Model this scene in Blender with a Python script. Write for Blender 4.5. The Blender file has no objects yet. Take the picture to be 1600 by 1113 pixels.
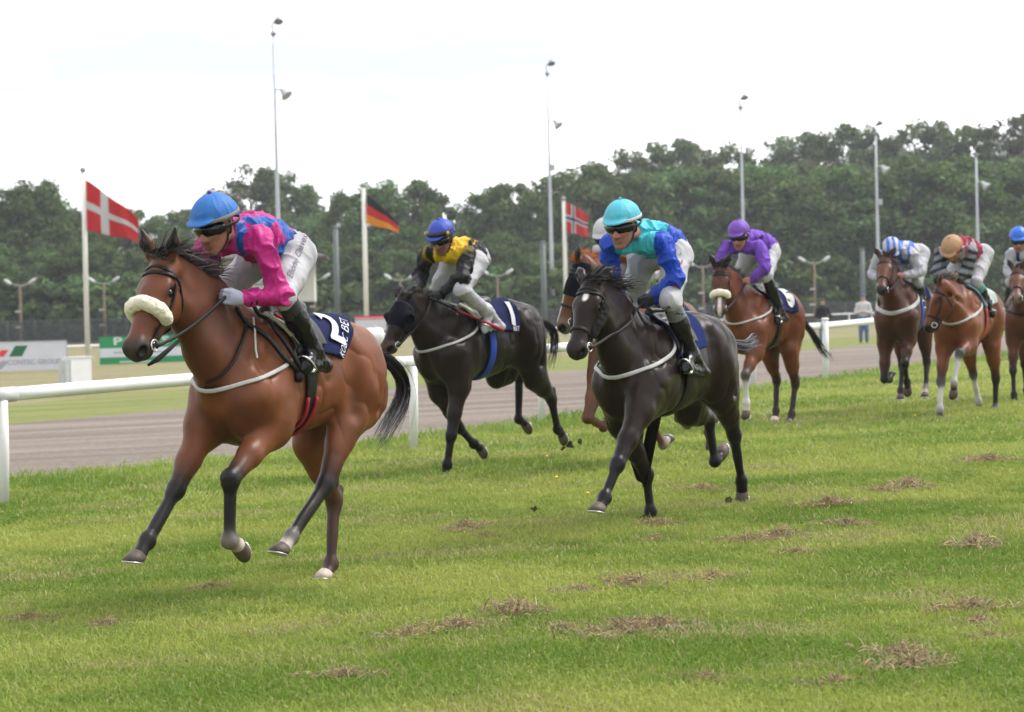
import bpy, math, random
import numpy as np
from math import radians, sin, cos, pi, sqrt
from mathutils import Vector, Matrix

random.seed(7)
RNG = np.random.default_rng(11)
SC = bpy.context.scene
COL = SC.collection

# ------------------------------------------------------------------ camera
EYE = 1.47
FPX = 3600.0                                   # focal length in photo pixels (1600 wide): 81 mm on 36 mm
_p, _ph = radians(1.06), radians(1.35)
VF = np.array([0, cos(_p), -sin(_p)])
_u0 = np.array([0, sin(_p), cos(_p)]); _r0 = np.array([1.0, 0, 0])
VU = _u0 * cos(_ph) + _r0 * sin(_ph)
VR = _r0 * cos(_ph) - _u0 * sin(_ph)
EYEP = np.array([0, 0, EYE])
cam = bpy.data.cameras.new('camera')
cam.sensor_width = 36.0; cam.lens = 81.0
cam.clip_start = 0.5; cam.clip_end = 6000
cam.dof.use_dof = True; cam.dof.focus_distance = 14.0; cam.dof.aperture_fstop = 4.2
camo = bpy.data.objects.new('camera', cam); COL.objects.link(camo)
M = Matrix([[VR[0], VU[0], -VF[0], 0], [VR[1], VU[1], -VF[1], 0], [VR[2], VU[2], -VF[2], EYE], [0, 0, 0, 1]])
camo.matrix_world = M
SC.camera = camo

# ------------------------------------------------------------------ sky, sun, exposure
SUN_EL, SUN_AZ = radians(52), radians(68)      # azimuth clockwise from +Y: light from the right, a little behind the field
W = bpy.data.worlds.new('World'); SC.world = W; W.use_nodes = True
nt = W.node_tree; nt.nodes.clear()
o_ = nt.nodes.new('ShaderNodeOutputWorld'); bg = nt.nodes.new('ShaderNodeBackground')
sky = nt.nodes.new('ShaderNodeTexSky'); sky.sky_type = 'NISHITA'; sky.sun_disc = False
sky.sun_elevation = SUN_EL; sky.sun_rotation = SUN_AZ
tc = nt.nodes.new('ShaderNodeTexCoord')
mp = nt.nodes.new('ShaderNodeMapping'); mp.inputs['Scale'].default_value = (2.2, 2.2, 14.0)
nz = nt.nodes.new('ShaderNodeTexNoise'); nz.inputs['Scale'].default_value = 1.7; nz.inputs['Detail'].default_value = 5; nz.inputs['Roughness'].default_value = .55
rp = nt.nodes.new('ShaderNodeValToRGB')
mp.inputs['Location'].default_value = (.35, .2, .45)
rp.color_ramp.elements[0].position = .41; rp.color_ramp.elements[0].color = (.42, .435, .46, 1)
rp.color_ramp.elements[1].position = .62; rp.color_ramp.elements[1].color = (1.16, 1.17, 1.19, 1)
sc10 = nt.nodes.new('ShaderNodeVectorMath'); sc10.operation = 'SCALE'; sc10.inputs['Scale'].default_value = 6.4
mx = nt.nodes.new('ShaderNodeMix'); mx.data_type = 'RGBA'; mx.inputs['Factor'].default_value = .94
L = nt.links.new
L(tc.outputs['Generated'], mp.inputs['Vector']); L(mp.outputs['Vector'], nz.inputs['Vector'])
L(nz.outputs['Fac'], rp.inputs['Fac']); L(rp.outputs['Color'], sc10.inputs[0])
L(sky.outputs['Color'], mx.inputs['A']); L(sc10.outputs['Vector'], mx.inputs['B'])
L(mx.outputs['Result'], bg.inputs['Color']); bg.inputs['Strength'].default_value = .10
L(bg.outputs['Background'], o_.inputs['Surface'])
sl = bpy.data.lights.new('sun', 'SUN'); sl.energy = 1.3; sl.angle = radians(28); sl.color = (1.0, .965, .91)
so = bpy.data.objects.new('sun', sl); COL.objects.link(so)
sd = Vector((sin(SUN_AZ) * cos(SUN_EL), cos(SUN_AZ) * cos(SUN_EL), sin(SUN_EL)))
so.rotation_euler = (-sd).to_track_quat('-Z', 'Y').to_euler(); so.location = (20, -5, 40)
SC.view_settings.view_transform = 'Standard'; SC.view_settings.look = 'None'
SC.view_settings.gamma = 1; SC.view_settings.use_curve_mapping = False
SC.view_settings.exposure = 1.80

# ------------------------------------------------------------------ helpers
def V(*a): return np.array(a, float)
def nrm(v):
    v = np.asarray(v, float); return v / max(1e-9, np.linalg.norm(v))
def ray(u, v): return VF + VR * (u - 800.) / FPX + VU * (556.5 - v) / FPX
def at_depth(u, v, d): return EYEP + ray(u, v) * d          # a place d metres out along the lens axis
def zg(x, y):                                                # the course rises gently to the right, the infield is level
    s = np.clip((np.asarray(y, float) - 50) / 50, 0, 1); s = s * s * (3 - 2 * s)
    t = np.clip((22 - np.asarray(y, float)) / 9, 0, 1); t = t * t * (3 - 2 * t)
    return .0245 * np.asarray(x, float) * (1 - s) * np.clip(1.6 - abs(np.asarray(x, float)) / 60, 0, 1) - .145 * t

def lin(h):
    h = h.lstrip('#'); c = [int(h[i:i + 2], 16) / 255 for i in (0, 2, 4)]
    return tuple(x / 12.92 if x <= .04045 else ((x + .055) / 1.055) ** 2.4 for x in c)

def mesh_from(name, verts, faces, cols=None, smooth=True):
    """faces: list of index arrays (n,3)/(n,4) or one array; cols: per vertex rgb"""
    me = bpy.data.meshes.new(name)
    verts = np.ascontiguousarray(verts, np.float32)
    if not isinstance(faces, (list, tuple)): faces = [faces]
    faces = [np.asarray(f, np.int32) for f in faces if len(f)]
    me.vertices.add(len(verts)); me.vertices.foreach_set('co', verts.ravel())
    nl = sum(f.size for f in faces); npoly = sum(len(f) for f in faces)
    me.loops.add(nl); me.polygons.add(npoly)
    me.loops.foreach_set('vertex_index', np.concatenate([f.ravel() for f in faces]))
    tot = np.concatenate([np.full(len(f), f.shape[1], np.int32) for f in faces])
    st = np.concatenate([[0], np.cumsum(tot)[:-1]]).astype(np.int32)
    me.polygons.foreach_set('loop_start', st)
    try: me.polygons.foreach_set('loop_total', tot)
    except Exception: pass
    me.polygons.foreach_set('use_smooth', np.full(npoly, bool(smooth)))
    if cols is not None:
        a = me.color_attributes.new('Col', 'FLOAT_COLOR', 'POINT')
        c = np.ones((len(verts), 4), np.float32); c[:, :3] = cols
        a.data.foreach_set('color', c.ravel())
    me.update(calc_edges=True); me.validate()
    return me

def link(name, me, mat=None, parent=None, loc=None):
    o = bpy.data.objects.new(name, me); COL.objects.link(o)
    if mat is not None and me is not None and len(me.materials) == 0: me.materials.append(mat)
    if parent is not None: o.parent = parent
    if loc is not None: o.location = tuple(loc)
    return o

def empty(name, loc=(0, 0, 0), rz=0):
    o = bpy.data.objects.new(name, None); COL.objects.link(o); o.location = tuple(loc); o.rotation_euler = (0, 0, rz)
    o.empty_display_size = .2
    return o

def tag(o, label, cat=None, group=None, kind=None):
    if label: o['label'] = label
    if cat: o['category'] = cat
    if group: o['group'] = group
    if kind: o['kind'] = kind
    return o

class MB:
    """collects plain shapes, then links them as ONE mesh"""
    def __init__(s): s.v = []; s.q = []; s.t = []; s.n = 0
    def add(s, v, q=None, t=None):
        v = np.asarray(v, float)
        s.v.append(v)
        if q is not None and len(q): s.q.append(np.asarray(q, int) + s.n)
        if t is not None and len(t): s.t.append(np.asarray(t, int) + s.n)
        s.n += len(v)
    def box(s, c, d, R=None):
        c = np.asarray(c, float); d = np.asarray(d, float) / 2
        p = np.array([[x, y, z] for x in (-1, 1) for y in (-1, 1) for z in (-1, 1)], float) * d
        if R is not None: p = p @ np.asarray(R).T
        s.add(p + c, [(0, 1, 3, 2), (4, 6, 7, 5), (0, 4, 5, 1), (2, 3, 7, 6), (0, 2, 6, 4), (1, 5, 7, 3)])
    def tube(s, pts, r, n=8, cap=True, flat=None):
        pts = np.asarray(pts, float); m = len(pts)
        r = np.full(m, r) if np.isscalar(r) else np.asarray(r, float)
        tg = np.gradient(pts, axis=0) if m > 2 else np.repeat([pts[1] - pts[0]], 2, 0)
        tg /= np.linalg.norm(tg, axis=1)[:, None] + 1e-12
        ref = V(0, 0, 1) if abs(tg[0][2]) < .9 else V(1, 0, 0)
        a = nrm(np.cross(tg[0], ref)); vs = []
        an = np.arange(n) * 2 * pi / n
        for i in range(m):
            a = nrm(a - tg[i] * (a @ tg[i])); b = np.cross(tg[i], a)
            vs.append(pts[i] + r[i] * (np.cos(an)[:, None] * a + np.sin(an)[:, None] * b))
        vs = np.concatenate(vs); q = []
        for i in range(m - 1):
            for j in range(n):
                k = (j + 1) % n; q.append((i * n + j, i * n + k, (i + 1) * n + k, (i + 1) * n + j))
        base = s.n; s.add(vs, q)
        if cap:
            s.add([pts[0], pts[-1]])
            c0, c1 = s.n - 2, s.n - 1
            s.t.append(np.array([(c0, base + (j + 1) % n, base + j) for j in range(n)]))
            e = base + (m - 1) * n
            s.t.append(np.array([(c1, e + j, e + (j + 1) % n) for j in range(n)]))
    def strap(s, pts, nor, w, t=.006, closed=False):
        """flat band along pts lying on a surface whose normals are nor"""
        pts = np.asarray(pts, float); nor = np.asarray(nor, float); m = len(pts)
        if closed: tg = np.roll(pts, -1, 0) - np.roll(pts, 1, 0)
        else: tg = np.gradient(pts, axis=0)
        tg /= np.linalg.norm(tg, axis=1)[:, None] + 1e-12
        nor = nor - tg * (nor * tg).sum(1)[:, None]; nor /= np.linalg.norm(nor, axis=1)[:, None] + 1e-12
        sd = np.cross(tg, nor)
        w = np.full(m, w) if np.isscalar(w) else np.asarray(w)
        h = w[:, None] / 2 * sd; T = nor * t
        ring = np.stack([pts - h - T * .5, pts + h - T * .5, pts + h * .98 + T * .7, pts + h * .6 + T, pts - h * .6 + T, pts - h * .98 + T * .7], 1).reshape(-1, 3)
        q = []; K = 6
        for i in range(m if closed else m - 1):
            i2 = (i + 1) % m
            for j in range(K):
                k = (j + 1) % K; q.append((i * K + j, i * K + k, i2 * K + k, i2 * K + j))
        if not closed:
            e = (m - 1) * K
            q += [(3, 2, 1, 0), (5, 4, 3, 0), (e, e + 1, e + 2, e + 3), (e, e + 3, e + 4, e + 5)]
        s.add(ring, q)
    def ring(s, c, axis, R, r, n=16, m=6):
        axis = nrm(axis); a = nrm(np.cross(axis, V(0, 0, 1) if abs(axis[2]) < .9 else V(1, 0, 0))); b = np.cross(axis, a)
        vs = []
        for i in range(n):
            t = i * 2 * pi / n; d = cos(t) * a + sin(t) * b
            for j in range(m):
                f = j * 2 * pi / m; vs.append(c + d * (R + r * cos(f)) + axis * r * sin(f))
        q = [(i * m + j, ((i + 1) % n) * m + j, ((i + 1) % n) * m + (j + 1) % m, i * m + (j + 1) % m) for i in range(n) for j in range(m)]
        s.add(vs, q)
    def lathe(s, c, axis, prof, n=14, a=None, sx=1.0):
        """prof: list of (r, h) along axis; closes both ends"""
        axis = nrm(axis)
        if a is None: a = np.cross(axis, V(0, 0, 1) if abs(axis[2]) < .9 else V(1, 0, 0))
        a = nrm(np.asarray(a) - axis * (np.asarray(a) @ axis)); b = np.cross(axis, a); m = len(prof)
        vs = []
        for r, h in prof:
            for j in range(n):
                t = j * 2 * pi / n; vs.append(np.asarray(c) + axis * h + r * (cos(t) * a + sin(t) * b * sx))
        q = [(i * n + j, i * n + (j + 1) % n, (i + 1) * n + (j + 1) % n, (i + 1) * n + j) for i in range(m - 1) for j in range(n)]
        base = s.n; s.add(vs, q)
        s.add([np.asarray(c) + axis * prof[0][1], np.asarray(c) + axis * prof[-1][1]]); c0, c1 = s.n - 2, s.n - 1
        s.t.append(np.array([(c0, base + (j + 1) % n, base + j) for j in range(n)]))
        e = base + (m - 1) * n
        s.t.append(np.array([(c1, e + j, e + (j + 1) % n) for j in range(n)]))
    def sphere(s, c, r, n=12, m=8):
        prof = [(sin(pi * (i + .5) / m) , -cos(pi * (i + .5) / m)) for i in range(m)]
        s.lathe(c, V(0, 0, 1), [(a * r, b * r) for a, b in prof], n)
    def mesh(s, name, smooth=True, cols=None):
        fs = []
        if s.q: fs.append(np.concatenate(s.q))
        if s.t: fs.append(np.concatenate(s.t))
        return mesh_from(name, np.concatenate(s.v), fs, cols, smooth)
    def build(s, name, mat, parent=None, smooth=True, loc=None):
        return link(name, s.mesh(name, smooth), mat, parent, loc)

# ------------------------------------------------------------------ value noise (numpy)
_H = np.random.default_rng(5).random((32, 32, 32)).astype(np.float32)
def vnoise(P):
    P = np.asarray(P, np.float32); i = np.floor(P).astype(int); f = P - i; f = f * f * (3 - 2 * f); i &= 31; j = (i + 1) & 31
    x0, y0, z0 = i[..., 0], i[..., 1], i[..., 2]; x1, y1, z1 = j[..., 0], j[..., 1], j[..., 2]; fx, fy, fz = f[..., 0], f[..., 1], f[..., 2]
    a = _H[x0, y0, z0] * (1 - fx) + _H[x1, y0, z0] * fx; b = _H[x0, y1, z0] * (1 - fx) + _H[x1, y1, z0] * fx
    c = _H[x0, y0, z1] * (1 - fx) + _H[x1, y0, z1] * fx; d = _H[x0, y1, z1] * (1 - fx) + _H[x1, y1, z1] * fx
    return (a * (1 - fy) + b * fy) * (1 - fz) + (c * (1 - fy) + d * fy) * fz
def fbm(P, o=3):
    s = 0; a = .5
    for k in range(o): s = s + a * vnoise(np.asarray(P) * 2 ** k + 7.3 * k); a *= .5
    return s / (1 - .5 ** o)

# ------------------------------------------------------------------ materials
def mat(name, col=(.5, .5, .5), rough=.6, attr=False, spec=.3, metal=0, noise=None, bump=None, sheen=0, coat=0, trans=0, sub=0):
    """noise=(scale, amount): colour variation; bump=(scale, strength[, distance])"""
    m = bpy.data.materials.new(name); m.use_nodes = True; t = m.node_tree; N = t.nodes; b = N['Principled BSDF']
    b.inputs['Roughness'].default_value = rough; b.inputs['Specular IOR Level'].default_value = spec; b.inputs['Metallic'].default_value = metal
    b.inputs['Sheen Weight'].default_value = sheen; b.inputs['Coat Weight'].default_value = coat; b.inputs['Coat Roughness'].default_value = .2
    if sub: b.inputs['Subsurface Weight'].default_value = sub; b.inputs['Subsurface Radius'].default_value = (.01, .004, .002)
    src = None
    if attr:
        a = N.new('ShaderNodeAttribute'); a.attribute_name = 'Col'; src = a.outputs['Color']
    else: b.inputs['Base Color'].default_value = (*col, 1)
    tcn = N.new('ShaderNodeTexCoord')
    if noise:
        n = N.new('ShaderNodeTexNoise'); n.inputs['Scale'].default_value = noise[0]; n.inputs['Detail'].default_value = 4
        t.links.new(tcn.outputs['Object'], n.inputs['Vector'])
        mr = N.new('ShaderNodeMapRange'); mr.inputs['From Min'].default_value = .3; mr.inputs['From Max'].default_value = .7
        mr.inputs['To Min'].default_value = 1 - noise[1]; mr.inputs['To Max'].default_value = 1 + noise[1]
        t.links.new(n.outputs['Fac'], mr.inputs['Value'])
        vm = N.new('ShaderNodeVectorMath'); vm.operation = 'SCALE'
        if src is not None: t.links.new(src, vm.inputs[0])
        else: vm.inputs[0].default_value = col
        t.links.new(mr.outputs['Result'], vm.inputs['Scale']); src = vm.outputs['Vector']
    if src is not None: t.links.new(src, b.inputs['Base Color'])
    if bump:
        n = N.new('ShaderNodeTexNoise'); n.inputs['Scale'].default_value = bump[0]; n.inputs['Detail'].default_value = 5
        t.links.new(tcn.outputs['Object'], n.inputs['Vector'])
        bp = N.new('ShaderNodeBump'); bp.inputs['Strength'].default_value = bump[1]; bp.inputs['Distance'].default_value = bump[2] if len(bump) > 2 else .01
        t.links.new(n.outputs['Fac'], bp.inputs['Height']); t.links.new(bp.outputs['Normal'], b.inputs['Normal'])
    if trans:
        tr = N.new('ShaderNodeBsdfTranslucent'); ms = N.new('ShaderNodeMixShader'); ms.inputs['Fac'].default_value = trans
        if src is not None: t.links.new(src, tr.inputs['Color'])
        else: tr.inputs['Color'].default_value = (*col, 1)
        t.links.new(b.outputs['BSDF'], ms.inputs[1]); t.links.new(tr.outputs['BSDF'], ms.inputs[2])
        t.links.new(ms.outputs['Shader'], N['Material Output'].inputs['Surface'])
    return m
# ================================================================== SETTING
NEAR = [(-60, -18), (-30, 3), (-13, 16.8), (-8, 20.8), (-5.2, 23.0), (-4.3, 23.7), (-3.4, 24.5), (-1.9, 26.6), (-1.0, 28.0), (1.1, 32.0), (3.1, 36.6), (6.1, 42.4), (7.0, 44.3), (9.5, 48.9), (16, 60), (30, 84), (60, 130)]
FAR = [(-70, -6), (-40, 14), (-20, 29), (-12, 35.6), (-8.6, 38.5), (-6.1, 42.0), (-2.2, 49.2), (1.2, 55.8), (5.3, 63.2), (10.1, 72.0), (12.7, 78.5), (17.1, 90), (30, 120), (60, 190)]
def resample(poly, n):
    p = np.array(poly, float); d = np.r_[0, np.cumsum(np.linalg.norm(np.diff(p, axis=0), axis=1))]
    s = np.linspace(0, d[-1], n); return np.c_[np.interp(s, d, p[:, 0]), np.interp(s, d, p[:, 1])]
def smooth_poly(poly, n=260, it=6):
    p = resample(poly, n)
    for _ in range(it): p[1:-1] = (p[:-2] + 2 * p[1:-1] + p[2:]) / 4
    return p
NEARP, FARP = smooth_poly(NEAR), smooth_poly(FAR)
def strip(name, A, B, m, k, dz, edge_noise=0):
    n = len(A); vs = []
    for i in range(m + 1):
        t = i / m; P = A * (1 - t) + B * t
        vs.append(np.c_[P, zg(P[:, 0], P[:, 1]) + dz])
    vs = np.concatenate(vs)
    q = [(i * n + j, i * n + j + 1, (i + 1) * n + j + 1, (i + 1) * n + j) for i in range(m) for j in range(n - 1)]
    o = link(name, mesh_from(name, vs, np.array(q)), k); tag(o, None, kind='structure'); return o

def ground_mat(name, stops, big, small, rough=.95, bump=.3, stretch=None, streak=None, rz=0):
    m = bpy.data.materials.new(name); m.use_nodes = True; t = m.node_tree; N = t.nodes; b = N['Principled BSDF']; b.inputs['Roughness'].default_value = rough
    b.inputs['Specular IOR Level'].default_value = .15
    g = N.new('ShaderNodeNewGeometry'); mp = N.new('ShaderNodeMapping')
    if stretch: mp.inputs['Rotation'].default_value = (0, 0, rz); mp.inputs['Scale'].default_value = stretch
    t.links.new(g.outputs['Position'], mp.inputs['Vector'])
    n1 = N.new('ShaderNodeTexNoise'); n1.inputs['Scale'].default_value = big; n1.inputs['Detail'].default_value = 6; n1.inputs['Roughness'].default_value = .6
    n2 = N.new('ShaderNodeTexNoise'); n2.inputs['Scale'].default_value = small; n2.inputs['Detail'].default_value = 6; n2.inputs['Roughness'].default_value = .7
    t.links.new(mp.outputs['Vector'], n1.inputs['Vector']); t.links.new(g.outputs['Position'], n2.inputs['Vector'])
    ad = N.new('ShaderNodeMath'); ad.operation = 'MULTIPLY_ADD'; ad.inputs[1].default_value = .45; t.links.new(n2.outputs['Fac'], ad.inputs[0])
    m2 = N.new('ShaderNodeMath'); m2.operation = 'MULTIPLY'; m2.inputs[1].default_value = .55; t.links.new(n1.outputs['Fac'], m2.inputs[0]); t.links.new(m2.outputs[0], ad.inputs[2])
    r = N.new('ShaderNodeValToRGB'); el = r.color_ramp.elements
    el[0].position, el[0].color = stops[0][0], (*stops[0][1], 1); el[1].position, el[1].color = stops[-1][0], (*stops[-1][1], 1)
    for p, c in stops[1:-1]: e = el.new(p); e.color = (*c, 1)
    t.links.new(ad.outputs[0], r.inputs['Fac']); t.links.new(r.outputs['Color'], b.inputs['Base Color'])
    bp = N.new('ShaderNodeBump'); bp.inputs['Strength'].default_value = bump; bp.inputs['Distance'].default_value = .03
    t.links.new(ad.outputs[0], bp.inputs['Height']); t.links.new(bp.outputs['Normal'], b.inputs['Normal'])
    return m
TURF = ground_mat('turf', [(.30, (.08, .10, .025)), (.48, (.14, .17, .04)), (.62, (.20, .21, .07)), (.75, (.26, .23, .11))], .5, 9)
DIRT = ground_mat('track_sand', [(.32, (.082, .067, .057)), (.46, (.130, .106, .089)), (.56, (.194, .160, .135)), (.68, (.262, .22, .188))], .55, 14, bump=.9, stretch=(.10, 1.5, 1), rz=radians(-60))
INFIELD = ground_mat('infield', [(.36, (.10, .115, .035)), (.47, (.155, .145, .065)), (.56, (.20, .165, .095)), (.68, (.155, .17, .045))], .35, 3.0, stretch=(.25, 1.2, 1), rz=radians(-60))
VERGE = ground_mat('verge', [(.36, (.085, .11, .022)), (.5, (.135, .15, .04)), (.66, (.19, .18, .065))], .6, 4, stretch=(.3, 1.2, 1), rz=radians(-60))

# one sheet to the horizon
xs = np.concatenate([np.linspace(-1600, -120, 12), np.linspace(-100, 100, 61), np.linspace(120, 1600, 12)])
ys = np.concatenate([np.linspace(-400, -30, 6), np.linspace(-20, 140, 65), np.linspace(160, 400, 10), np.linspace(600, 3000, 8)])
X, Y = np.meshgrid(xs, ys); n = len(xs)
vs = np.c_[X.ravel(), Y.ravel(), zg(X, Y).ravel()]
q = [(j * n + i, j * n + i + 1, (j + 1) * n + i + 1, (j + 1) * n + i) for j in range(len(ys) - 1) for i in range(n - 1)]
tag(link('ground', mesh_from('ground', vs, np.array(q)), INFIELD), None, kind='structure')
OUT = NEARP + V(42, -38)[None]
strip('turf_course', NEARP, OUT, 24, TURF, .006)
strip('dirt_track', FARP, NEARP, 8, DIRT, .012)
VB = FARP + V(-7, 4.5)[None]
strip('grass_verge', VB, FARP, 3, VERGE, .006)

# ---- grass blades on the turf course: nobody could count them
def near_dist(P):
    """signed distance from the rail-side edge of the turf, positive on the turf"""
    out = np.empty(len(P)); sg = np.empty(len(P))
    tg = np.gradient(NEARP, axis=0); tg /= np.linalg.norm(tg, axis=1)[:, None]
    for s in range(0, len(P), 20000):
        d = P[s:s + 20000, None, :] - NEARP[None]; dd = (d ** 2).sum(2); k = dd.argmin(1); r = np.arange(len(k))
        dv = d[r, k]; out[s:s + 20000] = np.sqrt(dd[r, k]); sg[s:s + 20000] = tg[k, 1] * dv[:, 0] - tg[k, 0] * dv[:, 1]
    return np.where(sg > 0, out, -out)
def in_view(P, ml=.9):
    h = P[:, 1] * (800 / FPX) * 1.04 + ml; return abs(P[:, 0]) < h
def blades(N, y0, y1, dens_pow, hgt, wid, keep=None):
    u = RNG.random(N); y = (y0 ** (1 - dens_pow) + u * (y1 ** (1 - dens_pow) - y0 ** (1 - dens_pow))) ** (1 / (1 - dens_pow)) if dens_pow != 1 else y0 * (y1 / y0) ** u
    x = (RNG.random(N) * 2 - 1) * (y * (800 / FPX) * 1.05 + .6)
    P = np.c_[x, y]; d = near_dist(P); P = P[d > -.35]; d = d[d > -.35]
    return P, d
def blade_mesh(P, d, name, hs=1.0, ws=1.0):
    n = len(P); z = zg(P[:, 0], P[:, 1]) + .004
    lush = fbm(np.c_[P * .9, np.zeros(n)], 3); fine = vnoise(np.c_[P * 4.1, np.ones(n)]); dry = fbm(np.c_[P * (.9, 1.9) + 31, np.zeros(n)], 3)
    tall = np.clip(1 - d / 1.3, 0, 1) * np.clip((d + .35) / .3, 0, 1)
    h = hs * (.022 + .034 * RNG.random(n) ** 1.6 + .05 * np.clip(lush - .5, 0, 1) + .11 * tall * RNG.random(n))
    w = ws * (.0023 + .0018 * RNG.random(n)) * (P[:, 1] / 9) ** .75
    az = RNG.random(n) * 2 * pi; ln = RNG.random(n) ** .7 * 1.1 + .1
    lx, ly = np.cos(az) * ln * h, np.sin(az) * ln * h
    fa = RNG.random(n) * pi; wx, wy = np.cos(fa) * w, np.sin(fa) * w
    B = np.c_[P, z]
    mid = B + np.c_[lx * .4, ly * .4, h * .65]; tip = B + np.c_[lx, ly, h * np.where(ln > .8, .75, 1.0)]
    side = np.c_[wx, wy, np.zeros(n)]
    vs = np.stack([B - side, B + side, mid + side * .8, mid - side * .8, tip], 1).reshape(-1, 3)
    i = np.arange(n)[:, None] * 5
    t = np.concatenate([i + [0, 1, 2], i + [0, 2, 3], i + [3, 2, 4]], 0)
    g1, g2, g3 = np.array([.150, .235, .032]), np.array([.335, .375, .085]), np.array([.34, .31, .14])
    pat = fbm(np.c_[P * (.45, .8) + 11, np.zeros(n)], 3)
    r = np.clip(.42 * RNG.random(n) + .9 * (fine - .45) * .8 + .32 - .9 * (lush - .5) + 2.3 * (pat - .5), 0, 1)[:, None]
    c = g1 * (1 - r) + g2 * r
    dr = (RNG.random(n) < .06 + .55 * np.clip((dry - .60) * 7, 0, 1))[:, None]
    c = np.where(dr, g3 * (.75 + .5 * RNG.random((n, 1))), c)
    c = c * (1 - .35 * tall[:, None] * np.array([.6, .15, .3]))
    cols = np.repeat(c, 5, 0)
    return mesh_from(name, vs, t, cols, smooth=False)
GRASS = mat('grass_blades', attr=True, rough=.65, spec=.25, trans=.35)
P1, d1 = blades(500000, 7.4, 20, 1.15, 1, 1)
o = link('grass', blade_mesh(P1, d1, 'grass'), GRASS); tag(o, 'short mown green turf with dry yellow blades under the galloping horses', 'grass', kind='stuff')
P2, d2 = blades(150000, 20, 60, 1.6, 1, 1)
o = link('grass', blade_mesh(P2, d2, 'grass_distant', 1.25, 1.1), GRASS); tag(o, 'taller green grass along the foot of the white rail', 'grass', kind='stuff')

# ---- white running rail
WHITEP = mat('white_plastic', (.62, .62, .62), rough=.35, spec=.5, noise=(3, .04))
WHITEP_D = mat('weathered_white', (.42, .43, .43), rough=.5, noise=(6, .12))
rail = empty('running_rail', (-1.11, 25.75, float(zg(-1.11, 25.75))))
tag(rail, 'white plastic running rail on posts between turf and dirt track', 'rail')
R0 = np.array(rail.location)
posts = [(-7.6, 16.0), (-4.5, 20.3), (-1.11, 25.75), (.38, 30.05), (4.11, 39.2), (5.53, 40.6), (7.3, 45.5), (10.2, 51.3), (13.2, 57.3)]
top = []
for i, (x, y) in enumerate(posts):
    g = float(zg(x, y)); m = MB(); h = 1.09 if i == 5 else .93
    r_ = .058 if i == 5 else .05
    m.tube([V(x - .02, y, g - .05) - R0, V(x, y, g + h * .5) - R0, V(x, y, g + h) - R0], [r_, r_ * .97, r_ * .95], 12)
    m.build('post', WHITEP, rail)
    if i == 5:
        m = MB(); m.lathe(V(x, y, g + h) - R0, V(0, 0, 1), [(.066, 0), (.068, .015), (.06, .03), (.02, .036)], 14); m.build('post_cap', WHITEP, rail)
    top.append(V(x, y, g + .985))
top = np.array(top)
# the rail bars: one between neighbouring posts, with sleeves at the joints
tt = np.linspace(0, len(top) - 1, 90); curve = np.c_[[np.interp(tt, range(len(top)), top[:, k]) for k in range(3)]].T
for _ in range(8): curve[1:-1] = (curve[:-2] + 2 * curve[1:-1] + curve[2:]) / 4
for a in range(0, 89, 11):
    m = MB(); seg = curve[a:min(a + 12, 90)]; m.tube(seg - R0, .062, 14); m.build('rail_bar', WHITEP, rail)
    if 0 < a < 88:
        m = MB(); m.tube((curve[a - 1:a + 2] * .3 + curve[a] * .7) - R0, .068, 14); m.build('rail_sleeve', WHITEP_D, rail)

# ---- advertising boards beyond the dirt track
def text_mesh(txt, size, shear=0, extr=.004, offset=0, space=1.0):
    c = bpy.data.curves.new('lettering', 'FONT'); c.body = txt; c.size = size; c.shear = shear; c.extrude = extr; c.offset = offset
    c.align_x = 'CENTER'; c.align_y = 'CENTER'; c.space_character = space; c.resolution_u = 3
    ob = bpy.data.objects.new('lettering', c); COL.objects.link(ob)
    dg = bpy.context.evaluated_depsgraph_get(); me = bpy.data.meshes.new_from_object(ob.evaluated_get(dg))
    bpy.data.objects.remove(ob); bpy.data.curves.remove(c)
    return me
def text_verts(txt, size, **kw):
    me = text_mesh(txt, size, extr=0, **kw); n = len(me.vertices); co = np.empty(n * 3); me.vertices.foreach_get('co', co)
    fs = [tuple(p.vertices) for p in me.polygons]; tri = []
    me.calc_loop_triangles(); tri = np.array([tuple(t.vertices) for t in me.loop_triangles])
    bpy.data.meshes.remove(me); return co.reshape(-1, 3), tri
def board(pl, pr, h, dep, name, label, yaw=None):
    """pl, pr: bottom corners in the world; returns root whose local x runs left to right along the face"""
    pl, pr = np.asarray(pl), np.asarray(pr); d = pr - pl; w = np.linalg.norm(d[:2]); a = math.atan2(d[1], d[0])
    r = empty(name, pl, a); tag(r, label, 'advertising board')
    return r, w
BWHITE = mat('board_white', (.49, .50, .54), rough=.45, noise=(2, .05)); BGREEN = mat('board_green', (.012, .20, .07), rough=.4, noise=(3, .06))
DGREEN = mat('emblem_green', (.008, .105, .045), rough=.45); RED = mat('emblem_red', (.60, .035, .04), rough=.45); GREYT = mat('lettering_grey', (.28, .28, .32), rough=.5)
STEEL = mat('galvanised_steel', (.36, .37, .38), rough=.45, metal=.3, noise=(5, .15)); WOOD = mat('weathered_timber', (.16, .12, .085), rough=.85, noise=(9, .25))
pl = at_depth(-52, 584, 80.0); pr = at_depth(104.5, 577.5, 81.3)
r, w = board(pl, pr, 1.0, .06, 'advertising_board', 'white advertising board with red and green slanted stripes behind the rail')
m = MB(); m.box((w / 2, .03, .52), (w, .06, 1.04)); m.build('board_panel', BWHITE, r, smooth=False)
m = MB(); m.box((w / 2, .03, 1.05), (w + .04, .08, .04)); m.box((w + .012, .03, .50), (.03, .075, 1.02)); m.build('board_frame', STEEL, r, smooth=False)
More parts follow.
